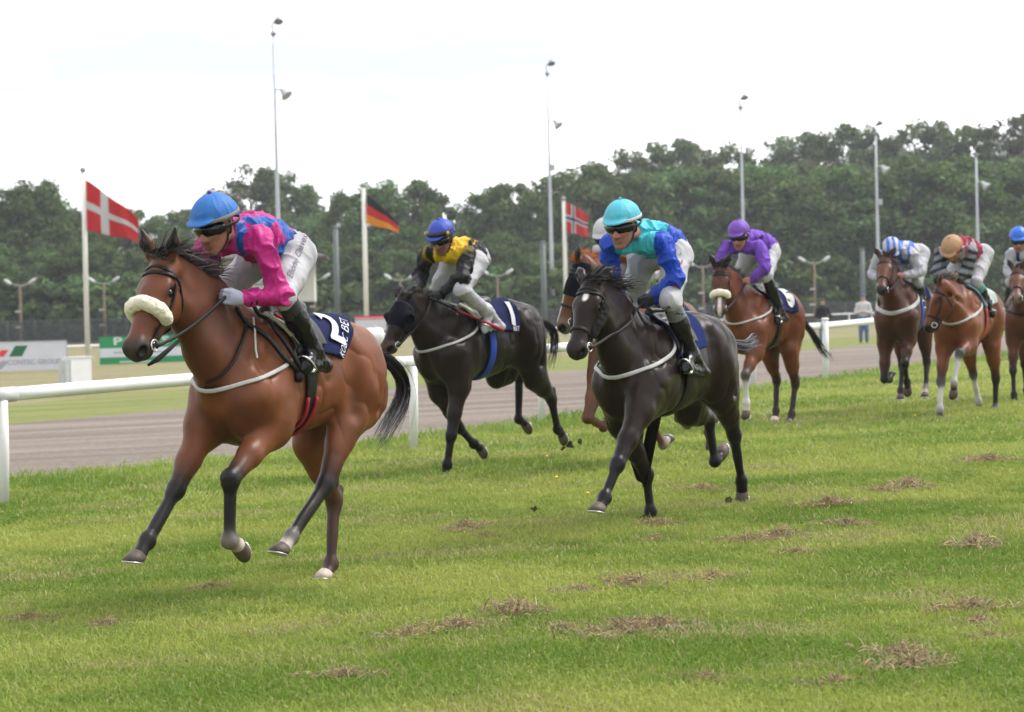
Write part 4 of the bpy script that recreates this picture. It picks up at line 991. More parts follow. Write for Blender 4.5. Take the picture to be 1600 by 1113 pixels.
def strands(cp, n, spread, w, parent, name, col, seed=1, taper=1.0):
    rng = np.random.default_rng(seed + 200); K = 12
    tt = np.linspace(0, len(cp) - 1, K); base = np.stack([np.interp(tt, range(len(cp)), cp[:, k]) for k in range(3)], 1)
    for _ in range(3): base[1:-1] = (base[:-2] + 2 * base[1:-1] + base[2:]) / 4
    tg = np.gradient(base, axis=0); tg /= np.linalg.norm(tg, axis=1)[:, None]; A = np.cross(tg, V(0, 1, 0)); A /= np.linalg.norm(A, axis=1)[:, None]; Bv = np.cross(tg, A)
    a = rng.random(n) * 2 * pi; r = np.sqrt(rng.random(n)); end = .55 + .45 * rng.random(n); wild = (rng.random(n) < .16) * rng.random(n) * 1.6
    ph = rng.random((n, 2)) * 6.28; vs = []
    for k in range(K):
        t = k / (K - 1) * end; i = t * (K - 1); i0 = np.minimum(i.astype(int), K - 2); f = (i - i0)[:, None]
        c = base[i0] * (1 - f) + base[i0 + 1] * f; aa = A[i0]; bb = Bv[i0]
        env = spread * (.30 + 1.9 * t * (1 - .62 * t * taper)) * (1 + wild * t * 1.6)
        rr = r * env
        p = c + aa * (rr * np.cos(a) + .010 * np.sin(ph[:, 0] + t * 8) * t)[:, None] + bb * (rr * np.sin(a) * .75 + .010 * np.sin(ph[:, 1] + t * 7) * t)[:, None] - V(0, 0, 1) * (wild * t * t * .06)[:, None]
        ww = w * (1 - .8 * (k / (K - 1)) ** 1.5) * (1 - .6 * np.clip(wild, 0, 1))
        sd = aa * np.cos(ph[:, 0:1]) + bb * np.sin(ph[:, 0:1])
        vs += [p - sd * ww[:, None], p + sd * ww[:, None]]
    vs = np.stack(vs, 1); q = [np.arange(n)[:, None] * 2 * K + [2 * k, 2 * k + 1, 2 * k + 3, 2 * k + 2] for k in range(K - 1)]
    c = np.repeat(np.asarray(col) * (.6 + 1.0 * rng.random((n, 1))), 2 * K, 0)
    return link(name, mesh_from(name, vs.reshape(-1, 3), np.concatenate(q), c), HAIR, parent)

# ------------------------------------------------------------------ tack
def ring_on(h, C, e1, e2, angs, off=.004, R=.5, prims=None):
    D = np.array([e1 * cos(a) + e2 * sin(a) for a in angs]); return shoot(prims or h.prims, np.asarray(C), D, R, off)
def bridle(h, k=None, noseband='strap', nose_t=.36, brow=True, mat_=None, cheek=True):
    k = mat_ or LEATHER; Hd, d, n, l = h.Hd, h.hd, h.hn, h.hl; HP = h.head_core
    br = MB(); A = np.linspace(-2.2, 2.2, 26)
    # headpiece over the poll down the cheeks, browband, noseband, throat lash
    def band(t, q0, a0, a1, tilt, w, name, parent, kk=k, closed=False, thick=.006):
        ang = np.linspace(a0, a1, 28); C = Hd(t, q0)
        D = [n * cos(a) + l * sin(a) + d * (tilt * (1 - cos(a)) * .5) for a in ang]
        p, g = shoot(HP, C, np.array(D), .4, .004); m = MB(); m.strap(p, g, w, thick); return m.build(name, kk, parent)
    root = band(.09, -.09, -1.95, 1.95, .55, .020, 'bridle', h.root)
    if brow: band(.125, -.09, -1.35, 1.35, -.35, .022, 'browband', root)
    if noseband == 'strap': band(nose_t, -.10, -2.6, 2.6, .0, .024, 'noseband', root)
    band(.07, -.12, 1.3, 4.98, 1.15, .014, 'throat_lash', root)
    for sd in (1, -1):
        L0 = [Hd(.135, -.09, sd * .12), Hd(.22, -.115, sd * .12), Hd(.32, -.125, sd * .1), Hd(.42, -.120, sd * .08), Hd(.475, -.118, sd * .065)]
        p = np.array(L0); p = np.c_[[np.interp(np.linspace(0, 4, 18), range(5), p[:, i]) for i in range(3)]].T; p, g = snap(HP, p, .004, 5)
        m = MB(); m.strap(p, g, .016, .006); m.build('cheek_strap', k, root)
        bc = Hd(.485, -.118, sd * .068); m = MB(); m.ring(bc, nrm(l + n * .1), .030, .005, 18, 6); m.build('bit_ring', BIT, root)
        m = MB(); m.tube([Hd(.475, -.112, sd * .068), Hd(.475, -.112, 0)], .006, 6); m.build('bit_bar', BIT, root)
    h.bits = [Hd(.49, -.125, sd * .072) for sd in (1, -1)]
    h.bridle = root
    return root
def fleece_band(h, t=.33, r=.042, a=1.75, tilt=0, dip=0):
    Hd, d, n, l = h.Hd, h.hd, h.hn, h.hl; ang = np.linspace(-a, a, 13); D = np.array([n * cos(x) + l * sin(x) + d * (tilt * (1 - cos(x))) for x in ang])
    p, g = shoot(h.head_core, Hd(t, -.10), D, .4, r * .35)
    P = [cone(p[i], p[i + 1], r, r, .015) for i in range(len(p) - 1)]
    v, q = surface(P, .009); N = vnormals(v, q); v = v + N * ((fbm(v * 55, 2) - .5) * .012 + (vnoise(v * 16) - .5) * .008)[:, None]
    return link('noseband', mesh_from('noseband', v, q), FLEECE, h.bridle)
def hood(h, t1=.33, cups=True, col=HOODM):
    Hd, d, n, l = h.Hd, h.hd, h.hn, h.hl; S = []
    for p in h.head_core:
        c = Pr(); c.__dict__.update(p.__dict__)
        if p.t == 0: c.ra = p.ra + .008; c.rb = p.rb + .008
        else: c.r = p.r + np.float32(.008)
        c.lo = p.lo - .01; c.hi = p.hi + .01; c.c = None; S.append(c)
    cut = [half(Hd(t1, 0), d), half(Hd(.02, 0), -d)]; ex = []
    if cups:
        for sd in (1, -1):
            ex += [cone(Hd(.20, -.085, sd * .075), Hd(.225, -.075, sd * .125), .058, .060, .02)]
            cut += [ell(Hd(.245, -.07, sd * .150), (.045, .045, .045), .01, op='s'), ell(Hd(.205, -.078, sd * .10), (.030, .030, .030), .012, op='s')]
    v, q = surface(S + ex + cut, .0085, .02); o = link('blinker_hood', mesh_from('blinker_hood', v, q), col, h.root); return o
def fullring(h, x, tilt, w, k, name, edge=None, off=.006, y0=.0, zc=1.15, a0=0.0, parent=None):
    ang = np.linspace(-pi + a0, pi - a0, 60, endpoint=a0 > 0); D = np.array([V(tilt * cos(a) , sin(a), cos(a)) for a in ang]); p, g = shoot(h.prims, V(x, 0, zc), D, .7, off)
    m = MB(); m.strap(p, g, w, .006, closed=a0 == 0); o = m.build(name, k, parent or h.root)
    if edge:
        for s in (-1, 1):
            sl = ang_sel = (abs(ang) > 1.75)
            m = MB(); pp, gg = shoot(h.prims, V(x + s * w * .58, 0, zc), D[sl & (ang > 0)], .7, off + .004); m.strap(pp, gg, w * .22, .012); m.build('girth_edge', edge, o)
    return o
def sheet(h, prims, x0, x1, a0f, a1f, nx, na, k, name, off=.012, zc=1.18, thick=.008, wav=.004, parent=None, slant=0):
    """cloth lying on the back; a0f/a1f give the lower edges (angle from the top) as functions of s in 0..1 front to back"""
    S = np.linspace(0, 1, nx)
    a = np.array([np.linspace(a0f(s_), a1f(s_), na) for s_ in S]); ss = np.repeat(S[:, None], na, 1); C = np.stack([x0 + (x1 - x0) * ss + slant * ss * np.abs(a), ss * 0, ss * 0 + zc], -1)
    p, g = shoot(h.trunk, C, np.stack([a * 0, np.sin(a), np.cos(a)], -1), .7, off); vs = p + g * (wav * np.sin(a * 9 + ss * 7) * np.abs(a))[..., None]
    q = [(i * na + j, i * na + j + 1, (i + 1) * na + j + 1, (i + 1) * na + j) for i in range(nx - 1) for j in range(na - 1)]
    o = link(name, mesh_from(name, vs.reshape(-1, 3), np.array(q)[:, ::-1]), k, parent or h.root); sm = o.modifiers.new('t', 'SOLIDIFY'); sm.thickness = thick; sm.offset = 0
    return o
def refine(v, t, mx):
    """split long triangles so that lettering follows a curved surface"""
    for _ in range(5):
        e = np.stack([np.linalg.norm(v[t[:, i]] - v[t[:, (i + 1) % 3]], axis=1) for i in range(3)], 1)
        if e.max() < mx: break
        n = len(v); m = np.stack([(v[t[:, i]] + v[t[:, (i + 1) % 3]]) / 2 for i in range(3)], 1).reshape(-1, 3); k = n + np.arange(len(t))[:, None] * 3 + np.arange(3)
        v = np.concatenate([v, m]); t = np.concatenate([np.c_[t[:, 0], k[:, 0], k[:, 2]], np.c_[k[:, 0], t[:, 1], k[:, 1]], np.c_[k[:, 2], k[:, 1], t[:, 2]], np.c_[k[:, 0], k[:, 1], k[:, 2]]])
    return v, t
def drape_text(h, txt, size, x, ang, rot, k, name, parent, off=.022, zc=1.18, side=1, shear=0, offset=.0, stretch=1.0):
    co, tri = refine(*text_verts(txt, size, shear=shear, offset=offset), size * .12)
    c, s = cos(rot), sin(rot); tx = co[:, 0] * stretch * c - co[:, 1] * s; ty = co[:, 0] * stretch * s + co[:, 1] * c
    a = (ang - ty / .36) * side; D = np.stack([np.zeros(len(co)), np.sin(a), np.cos(a)], 1); C = np.stack([x - tx * side, np.zeros(len(co)), np.full(len(co), zc)], 1)
    P = np.zeros_like(C); r = np.full(len(co), .7)
    D = D.astype(float)
    for _ in range(24): r = np.maximum(r - sdf(h.prims, C + D * r[:, None]) * .85, 0)
    P = C + D * r[:, None]; g = grad(h.prims, P); P = P + g * off
    o = link(name, mesh_from(name, P, tri), k, parent); return o
def saddle(h, cloth=NAVY, x0=.36, x1=-.34, drop=1.05, pad=None, trim=None, back_drop=None, seat=(.33, -.02), slant=.0):
    bd = back_drop if back_drop is not None else drop
    e = lambda s_: drop + (bd - drop) * s_
    cl = sheet(h, h.prims, x0, x1, lambda s_: -e(s_), lambda s_: e(s_), 30, 46, cloth, 'saddle_cloth', .014, wav=.005, slant=slant); h.cloth = cl
    S = [cone((seat[0], 0, 1.60), (seat[0] - .10, 0, 1.585), .045, .05, .05), cone((seat[0] - .10, 0, 1.575), (seat[1], 0, 1.60), .06, .055, .05), cone((seat[1], 0, 1.60), (seat[1] - .06, 0, 1.625), .055, .03, .05)]
    for sd in (1, -1): S += [ell((seat[0] - .12, sd * .06, 1.55), (.17, .07, .05), .04)]
    v, q = surface(S, .012); sad = link('saddle', mesh_from('saddle', v, q), SADDLEM, h.root); h.saddle = sad
    for sd in (1, -1):
        lo, hi = (.12, 1.0) if sd > 0 else (-1.0, -.12)
        sheet(h, h.prims, .44, .06, lambda s_, a=lo: a if sd > 0 else a * (.82 + .25 * sin(pi * min(1, s_ + .25))), lambda s_, a=hi: a * (.82 + .25 * sin(pi * min(1, s_ + .25))) if sd > 0 else a, 14, 22, SADDLEM, 'saddle_flap', .030, thick=.012, wav=.001, parent=sad)
    if pad is not None:
        for sd in (1, -1):
            a = np.linspace(.20, 1.02, 20) * sd; xx = .50 - .30 * (np.abs(a) - .2) ** 1.6
            def line(dx, o): return shoot(h.trunk, np.stack([xx + dx, a * 0, a * 0 + 1.18], 1), np.stack([a * 0, np.sin(a), np.cos(a)], 1), .7, o)
            pt, gn = line(0, .030); m = MB(); m.strap(pt, gn, .050, .016); m.build('saddle_pad', pad, sad)
            if trim is not None: pt, gn = line(-.085, .048); m = MB(); m.strap(pt, gn, .022, .012); m.build('saddle_trim', trim, sad)
    return sad
def breast_strap(h, k=WHITET, w=.032, front=1.27, back=1.45, ext=1.85):
    """runs from the saddle flaps round the front of the chest"""
    A = np.linspace(-1, 1, 44); pts = []
    zf, zb = front, back
    a = A * ext; zz = zf + (zb - zf) * np.abs(A) ** 1.25
    C = np.stack([np.full(44, .36), np.zeros(44), zz], 1); D = np.stack([np.cos(a), np.sin(a), np.full(44, -.15)], 1); D /= np.linalg.norm(D, axis=1)[:, None]
    r = np.full(44, .9)
    for _ in range(30): r = np.maximum(r - sdf(h.prims, C + D * r[:, None]) * .8, 0)
    p = C + D * r[:, None]; p, g = snap(h.prims, p, .006, 3)
    m = MB(); m.strap(p, g, w, .008); return m.build('breast_strap', k, h.root)
def px_strap(h, pts, w, k, name, off=.006, mirror=True, t=.008, n=40, parent=None):
    p, g = h.F.hit(h.prims, pts, off); p = np.c_[[np.interp(np.linspace(0, len(p) - 1, n), range(len(p)), p[:, i]) for i in range(3)]].T
    for _ in range(2): p[1:-1] = (p[:-2] + 2 * p[1:-1] + p[2:]) / 4
    p, g = snap(h.prims, p, off, 3); m = MB(); m.strap(p, g, w, t); return m.build(name, k, parent or h.root)
def reins(h, hands, k=LEATHER, sag=.03, w=.018):
    for sd, b, hn in ((1, h.bits[0], hands[0]), (-1, h.bits[1], hands[1])):
        if hn is None: continue
        t = np.linspace(0, 1, 16)[:, None]; p = b * (1 - t) + hn * t - V(0, 0, 1) * (sag * np.sin(t * pi))
        f = sdf(h.prims, p); g = grad(h.prims, p); p = p + g * np.maximum(.012 - f, 0)[:, None]
        g = np.tile(V(0, sd, .2), (16, 1)); m = MB(); m.strap(p, g, w, .008); m.build('rein', k, h.bridle)
# ================================================================== JOCKEYS
SKIN = mat('skin', attr=True, rough=.55, spec=.35, sub=.08, noise=(30, .06)); SATIN = mat('silk', attr=True, rough=.5, spec=.22, bump=(22, .55, .02)); KNIT = mat('knit', attr=True, rough=.8, bump=(26, .25, .01))
BREECH = mat('white_breeches', (.34, .335, .355), rough=.7, bump=(24, .35, .01)); BOOTM = mat('black_boot', (.006, .006, .007), rough=.22, spec=.28, bump=(18, .3, .008)); BOOTW = mat('white_boot', (.36, .36, .38), rough=.3, bump=(18, .3, .008))
LENS = mat('goggle_lens', (.005, .005, .006), rough=.1, spec=.35); GOGF = mat('goggle_frame', (.012, .012, .012), rough=.4); GOLD = mat('goggle_badge', (.55, .42, .03), rough=.4); STRAPB = mat('black_strap', (.014, .014, .015), rough=.6); GREYB = mat('grey_band', (.16, .15, .16), rough=.6)
IRON = mat('stirrup_iron', (.45, .45, .46), rough=.25, metal=.9)
MATC = {}
def cmat(name, col, rough=.55, **kw):
    if name not in MATC: MATC[name] = mat(name, tuple(np.array(col) * .76), rough=rough, **kw)
    return MATC[name]
def hand_prims(wr, kn, sd, c=None, thick=1.0):
    a = nrm(kn - wr); u = V(0, 0, 1) * .9 + V(.25, 0, 0); u = nrm(u - a * (u @ a)); p = nrm(np.cross(u, a)) ; p = p if p[1] * sd < 0 else -p
    T = thick; P = [ell(wr + a * .052, (.050, .022 * T, .042), .02, c, R=np.stack([a, p, u], 1)), cone(wr - a * .03, wr + a * .03, .030 * T, .030 * T, .02, c, n=p, f=.8)]
    for i, ln in enumerate((.95, 1.06, 1.0, .8)):
        b = wr + a * .088 + u * (.031 - .0205 * i); s1 = b + (a * .034 + p * .012) * ln; s2 = s1 + (p * .030 - a * .006) * ln; s3 = s2 + (-a * .024 + p * .002) * ln
        r = .0108 * T; P += [cone(wr + a * .05 + u * (.026 - .017 * i), b, r * 1.05, r, .012, c), cone(b, s1, r, r * .95, .006, c), cone(s1, s2, r * .95, r * .88, .006, c), cone(s2, s3, r * .88, r * .78, .006, c)]
    t0 = wr + a * .030 + u * .030; t1 = t0 + a * .042 + u * .014 + p * .016; t2 = t1 + a * .030 + p * .012 - u * .004
    P += [cone(t0, t1, .0145 * T, .0115 * T, .012, c), cone(t1, t2, .0115 * T, .009 * T, .006, c)]
    return P
def wrinkle(v, N, amp, f=10., seed=0, dirw=(1, .8, .6)):
    q = v + .05 * np.stack([vnoise(v * 6 + seed + k * 17) - .5 for k in range(3)], 1)
    n = vnoise(q * f * np.array(dirw) + seed); r = 1 - np.abs(2 * n - 1); n2 = 1 - np.abs(2 * vnoise(q[:, [2, 0, 1]] * f * 2.1 * np.array((.5, 1, 1)) + seed + 9) - 1)
    return v + N * (amp * (r ** 3 - .28) + amp * .45 * (n2 ** 2.5 - .28))[:, None]

def make_jockey(h, s, label, vox, group='jockeys racing'):
    F = h.F; J = {}
    Ydef = dict(pel=0, neck=0, head=0, shL=.19, elL=.27, wrL=.11, haL=.07, hipL=.13, knL=.27, anL=.30, toL=.31, heL=.30, shR=-.19, elR=-.27, wrR=-.11, haR=-.07, hipR=-.13, knR=-.27, anR=-.30, toR=-.31, heR=-.30)
    for k, e in s['px'].items():
        J[k] = F.Jx(e[0], e[1], e[3]) if len(e) > 3 else F.J(e[0], e[1], e[2] if len(e) > 2 else Ydef[k])
    for k, e in s.get('loc', {}).items(): J[k] = V(*e)
    for k in list(Ydef):
        if k not in J and k[-1] == 'R' and k[:-1] + 'L' in J: J[k] = J[k[:-1] + 'L'] * (1, -1, 1)
        if k not in J and k[-1] == 'L' and k[:-1] + 'R' in J: J[k] = J[k[:-1] + 'R'] * (1, -1, 1)
    if 'anL' not in J: J['anL'] = J['knL'] + V(-.22, .03, -.34); J['anR'] = J['anL'] * (1, -1, 1)
    for sd in 'LR':
        if 'hip' + sd not in J: J['hip' + sd] = J['pel'] + V(0, .12 if sd == 'L' else -.12, -.01)
        J['kn' + sd] = clampseg(J['hip' + sd], J['kn' + sd], .34, .50) if s.get('clamp', True) else J['kn' + sd]
        J['an' + sd] = clampseg(J['kn' + sd], J['an' + sd], .34, .46) if s.get('clamp', True) else J['an' + sd]
        J['el' + sd] = clampseg(J['sh' + sd], J['el' + sd], .24, .33); J['wr' + sd] = clampseg(J['el' + sd], J['wr' + sd], .22, .29)
        if 'ha' + sd not in J: J['ha' + sd] = J['wr' + sd] + nrm(J['wr' + sd] - J['el' + sd]) * .09
        if 'to' + sd not in J: J['to' + sd] = J['an' + sd] + V(.16, 0, -.07)
    if 0: print(label[:30], {k: tuple(np.round(v, 2)) for k, v in J.items()})
    pel, neck, Hc = J['pel'], J['neck'], J['head']
    sp = nrm(neck - pel); lf = nrm(J['shL'] - J['shR']); fr = nrm(np.cross(lf, sp)); SL = np.linalg.norm(neck - pel)      # fr: towards the chest
    fd = nrm(V(*s['face'])); up = V(0, 0, 1) * 1.0 + V(*s.get('headup', (0, 0, 0))); up = nrm(up - fd * (up @ fd)); hl = np.cross(up, fd)
    HR = np.stack([hl, fd, up], 1); k = s.get('hsz', 1.0)
    def Hp(l, f, u): return Hc + (hl * l + fd * f + up * u) * k
    SK = tuple(np.array(s.get('skin', (.36, .195, .135))) * (.64, .56, .60)); LIP = tuple(np.array(SK) * (.75, .50, .50))
    # ---- the body: one continuous figure
    face = [ell(Hp(0, -.005, .035), (.076 * k, .094 * k, .092 * k), .03, SK, R=HR), ell(Hp(0, .035, -.030), (.062 * k, .062 * k, .085 * k), .03, SK, R=HR), cone(Hp(0, .066, -.106), Hp(0, .050, -.080), .025 * k, .034 * k, .03, SK), cone(Hp(.044, .0, -.055), Hp(.018, .058, -.102), .021 * k, .016 * k, .03, SK), cone(Hp(-.044, .0, -.055), Hp(-.018, .058, -.102), .021 * k, .016 * k, .03, SK)]
    face += [cone(Hp(0, .090, .010), Hp(0, .118, -.042), .011 * k, .015 * k, .016, SK), cone(Hp(.012, .100, -.046), Hp(-.012, .100, -.046), .010 * k, .010 * k, .012, SK), cone(Hp(.042, .078, .030), Hp(-.042, .078, .030), .013 * k, .013 * k, .02, SK), cone(Hp(.048, .070, -.020), Hp(.030, .078, -.030), .018 * k, .016 * k, .025, SK), cone(Hp(-.048, .070, -.020), Hp(-.030, .078, -.030), .018 * k, .016 * k, .025, SK)]
    face += [cone(Hp(.022, .088, -.070), Hp(-.022, .088, -.070), .0075 * k, .0075 * k, .008, LIP), cone(Hp(.018, .088, -.082), Hp(-.018, .088, -.082), .008 * k, .008 * k, .008, LIP)]
    for w in (1, -1): face += [ell(Hp(w * .078, -.012, -.005), (.012 * k, .022 * k, .034 * k), .012, SK, R=HR)]
    fsub = [cone(Hp(.026, .099, -.076), Hp(-.026, .099, -.076), .004 * k, .004 * k, .006, op='s')] + [ell(Hp(w * .032, .094, .010), (.016 * k, .012 * k, .010 * k), .012, op='s', R=HR) for w in (1, -1)]
    B = [cone(neck - sp * .02, Hp(0, -.02, -.05), .058, .054, .03, SK)]
    ch = neck - sp * .17 + fr * .015; wa = pel + sp * .13
    B += [cone(pel, wa, .100, .095, .05, SK, n=fr, f=.75), cone(wa, ch, .095, .110, .06, SK, n=fr, f=.7), cone(J['shL'] - lf * .03, J['shR'] + lf * .03, .040, .040, .05, SK), cone(neck - sp * .05, ch, .055, .095, .05, SK, n=fr, f=.7)]
    for sd in 'LR':
        B += [cone(J['sh' + sd], J['el' + sd], .040, .036, .04, SK), cone(J['el' + sd], J['wr' + sd], .036, .027, .02, SK), cone(J['hip' + sd], J['kn' + sd], .070, .046, .05, SK), cone(J['kn' + sd], J['an' + sd], .054, .036, .03, SK), cone(J['an' + sd], J['an' + sd] * .4 + J['to' + sd] * .6, .034, .022, .02, SK)]
    bare = s.get('gloves') is None
    for sd, w in (('L', 1), ('R', -1)): B += hand_prims(J['wr' + sd], J['ha' + sd], w, SK, .92 if not bare else 1.0)
    v, q = surface(B + face + fsub, vox, .02); v = relax(v, q, 1); c = colours(B + face, v, .006)
    st = s.get('stubble'); 
    if st:
        r = v - Hc; m = np.clip((-.045 - (r @ up)) / .03, 0, 1) * (np.linalg.norm(r, axis=1) < .15) * np.clip((r @ fd + .02) / .03, 0, 1) * .45; c = c * (1 - m[:, None]) + np.array((.16, .10, .08)) * m[:, None]
    off = pel.copy()
    body = link('person', mesh_from('person', v - off, q, c), SKIN); Ow = F.O + F.X * off[0] + F.Y * off[1] + F.Z * off[2]
    body.location = tuple(Ow); body.rotation_euler = (0, 0, F.a); tag(body, label, 'person', group)
    def add(name, v, q, m, cols=None, parent=None, smooth=True):
        return link(name, mesh_from(name, np.asarray(v) - off, q, cols, smooth), m, parent or body)
    def addmb(name, mb, m, parent=None): mb.v = [x - off for x in mb.v]; return mb.build(name, m, parent or body)
    # ---- jacket
    JC, SC_ = s['jacket'], s.get('sleeve', s['jacket']); bulk = s.get('bulk', 1.0)
    T = [cone(pel + sp * .10 - fr * .005, wa + sp * .03, .128 * bulk, .130 * bulk, .05, JC, n=fr, f=.85), cone(wa, ch, .134 * bulk, .160 * bulk, .06, JC, n=fr, f=.80), cone(J['shL'] - lf * .03, J['shR'] + lf * .03, .070, .070, .06, JC), cone(neck - sp * .015, ch, .078, .145, .06, JC, n=fr, f=.82), cone(neck - sp * .02, neck + (Hp(0, -.02, -.05) - neck) * .45, .072, .066, .02, JC)]
    S = []
    for sd in 'LR':
        a, b, w = J['sh' + sd], J['el' + sd], J['wr' + sd]
        S += [cone(a, b, .067 * bulk, .064 * bulk, .035, SC_), cone(b, w + (b - w) * .06, .062 * bulk, .041, .03, SC_)]
        if 'cuff' in s: S += [cone(w + (b - w) * .22, w + (b - w) * .08, .046, .042, .008, s['cuff'])]
    v, q = surface(T + S, vox * 1.05, .03); N = vnormals(v, q); v = wrinkle(v, N, s.get('wr_amp', .025), f=s.get('wr_f', 13.), seed=s.get('seed', 0) * 3.1)
    c = colours(T + S, v, .008)
    dT = np.min([pdist(p, v.astype(np.float32))[0] for p in T], 0); dS = np.min([pdist(p, v.astype(np.float32))[0] for p in S], 0); onT = dT < dS + s.get('tbias', .0)
    r = v - neck; a_, b_, c_ = -(r @ sp) / SL, (r @ lf) / .19, (r @ fr)
    if 'pattern' in s: c = s['pattern'](c, a_, b_, c_, onT, v, J)
    c = c * .78
    add('jacket', v, q, s.get('jmat', SATIN), c)
    if 'armband' in s:
        for sd in 'L' if s.get('far') else 'LR':
            w, b = J['wr' + sd], J['el' + sd]; ax = nrm(b - w)
            for t in (.035, .065):
                m = MB(); m.lathe(w + ax * t, ax, [(.040, 0), (.047, .003), (.048, .015), (.041, .018)], 16); addmb('arm_band', m, s['armband'])
    # ---- breeches
    Q = [cone(pel + sp * .15, pel, .118, .130, .06, n=fr, f=.92), cone(J['hipL'] - fr * .03, J['hipR'] - fr * .03, .110, .110, .06)]
    bt = s.get('boot_top', .05)
    for sd in 'LR':
        hp, kn, an = J['hip' + sd], J['kn' + sd], J['an' + sd]
        Q += [cone(hp, hp * .45 + kn * .55, .104, .088, .06), cone(hp * .45 + kn * .55, kn, .088, .068, .03), cone(kn, kn + (an - kn) * max(.08, bt), .068, .060 if bt < .4 else .052, .03)]
    v, q = surface(Q, vox * 1.1, .03); N = vnormals(v, q); v = wrinkle(v, N, .012, 11, 4.4 + s.get('seed', 0)); br = add('breeches', v, q, s.get('breeches', BREECH))
    J['_Q'] = Q
    # ---- boots
    for sd in 'LR':
        kn, an, to = J['kn' + sd], J['an' + sd], J['to' + sd]; w = 1 if sd == 'L' else -1
        a = kn + (an - kn) * bt; fo = nrm(to - an); dn = V(0, 0, -1); dn = nrm(dn - fo * (dn @ fo)); he = J.get('he' + sd, an - fo * .05 + dn * .04)
        lat = nrm(np.cross(fo, dn)); ball = to - fo * .04
        mid = a + (an - a) * .4
        X = [cone(a, mid, .062, .064, .02), cone(mid, an, .064, .048, .03), cone(an, he, .044, .034, .02), cone(an, ball, .046, .036, .03, n=lat, f=.95), cone(he, ball, .032, .036, .03), cone(ball, to, .037, .024, .02)]
        v, q = surface(X, vox * 1.05, .02); N = vnormals(v, q); v = wrinkle(v, N, .005, 22, 2.2); bo = add('riding_boot', v, q, s.get('boots', BOOTM))
        if s.get('boot_upper'):
            m = MB(); ax = nrm(an - a); m.tube([a - ax * .01, a + ax * .055, a + ax * .12], [.0655, .0665, .067], 18, cap=False); addmb('boot_top', m, s['boot_upper'], bo)
        m = MB(); so = dn * .034; pts = np.array([he + so, he * .4 + ball * .6 + so * .9, ball + so, to + so * .55]); m.strap(pts, np.tile(dn, (4, 1)), np.array([.05, .055, .072, .045]), .012); addmb('sole', m, s.get('sole', LEATHER), bo)
        # stirrup iron round the ball of the foot, hanging from its leather on the saddle
        cst = ball + dn * .02; top = cst - dn * .115 + V(.02, 0, 0)
        m = MB(); t = np.linspace(-.15, pi + .15, 16); arc = np.array([cst + lat * cos(x) * .056 - dn * (sin(x) * .10 - .01) for x in t]); m.tube(arc, .0065, 6); m.box(cst + dn * .022, (.03, .10, .012), R=np.stack([fo, lat, dn], 1))
        m.build('stirrup', IRON, h.root)
        anch = V(.22, w * .20, 1.50); p = np.array([top * (1 - x) + anch * x for x in np.linspace(0, 1, 10)]); f = sdf(h.prims, p); g = grad(h.prims, p); p = p + g * np.maximum(.045 - f, 0)[:, None]
        m = MB(); m.strap(p, np.tile(V(0, w, 0), (10, 1)), .024, .006); m.build('stirrup_leather', LEATHER, h.root)
    # ---- gloves
    if not bare:
        for sd, w in (('L', 1), ('R', -1)):
            G = hand_prims(J['wr' + sd], J['ha' + sd], w, None, 1.12); wv = J['wr' + sd]; G.append(cone(wv + nrm(J['el' + sd] - wv) * .035, wv, .036, .034, .015))
            v, q = surface(G, max(.0055, vox * .75), .015); add('glove', v, q, s['gloves'])
    # ---- helmet with cloth cap
    hc = Hp(0, -.008, .048); hm = s['cap']; tl = s.get('tilt', .10)
    pn = nrm(-up + fd * tl)
    X = [ell(hc, (.110 * k, .134 * k, .118 * k), .01, R=HR)]; sh = [half(hc + up * -.006 * k, pn, .008)]
    pk = [ell(Hp(0, .108, .052), (.078 * k, .056 * k, .014 * k), .012, R=np.stack([hl, nrm(fd * .95 - up * .25), nrm(up * .95 + fd * .25)], 1))]
    v, q = surface(X + sh + pk, max(.006, vox * .9), .02); N = vnormals(v, q)
    r = v - hc; azm = np.arctan2(r @ hl, r @ fd); hgt = (r @ up) / (.118 * k)
    fold = 1 - np.abs(2 * vnoise(np.c_[azm * 3.2, hgt * 1.2, hgt * 0] + 3) - 1)
    v = v + N * (.006 * np.clip(hgt + .1, 0, 1) * (np.abs(np.sin(azm * 3)) ** .25 - .8) + .006 * (fold ** 3 - .3) * np.clip(1.15 - hgt * 1.2, 0, 1) * (hgt > -.05))[:, None]
    if callable(hm):
        rr = v - hc; he_ = add('helmet', v, q, SATIN, hm(rr @ hl / k, rr @ fd / k, rr @ up / k) * .78)
    else: he_ = add('helmet', v, q, hm)
    m = MB(); m.sphere(hc + up * .122 * k, .012, 10, 6); addmb('cap_button', m, s.get('button', hm if not callable(hm) else STRAPB), he_)
    bm = s.get('band')
    if bm:
        A = np.linspace(0, 2 * pi, 40, endpoint=False); D = np.array([hl * sin(x) * 1.0 + fd * cos(x) for x in A]); C0 = hc + up * .006 * k
        D = D + np.outer(np.cos(A), up) * -.06; p, g = shoot(X, C0, D, .25, .003); m = MB(); m.strap(p, g, .018 * k, .005, closed=True); addmb('helmet_band', m, bm, he_)
    # chin strap
    for w in (1, -1):
        p = np.array([Hp(w * .098, -.01, .03), Hp(w * .086, .0, -.03), Hp(w * .066, .015, -.075), Hp(w * .02, .045, -.118)]); p = np.c_[[np.interp(np.linspace(0, 3, 12), range(4), p[:, i]) for i in range(3)]].T; p, g = snap(face + B[:1], p, .003, 4)
        m = MB(); m.strap(p, g, .015, .004); addmb('chin_strap', m, STRAPB, he_)
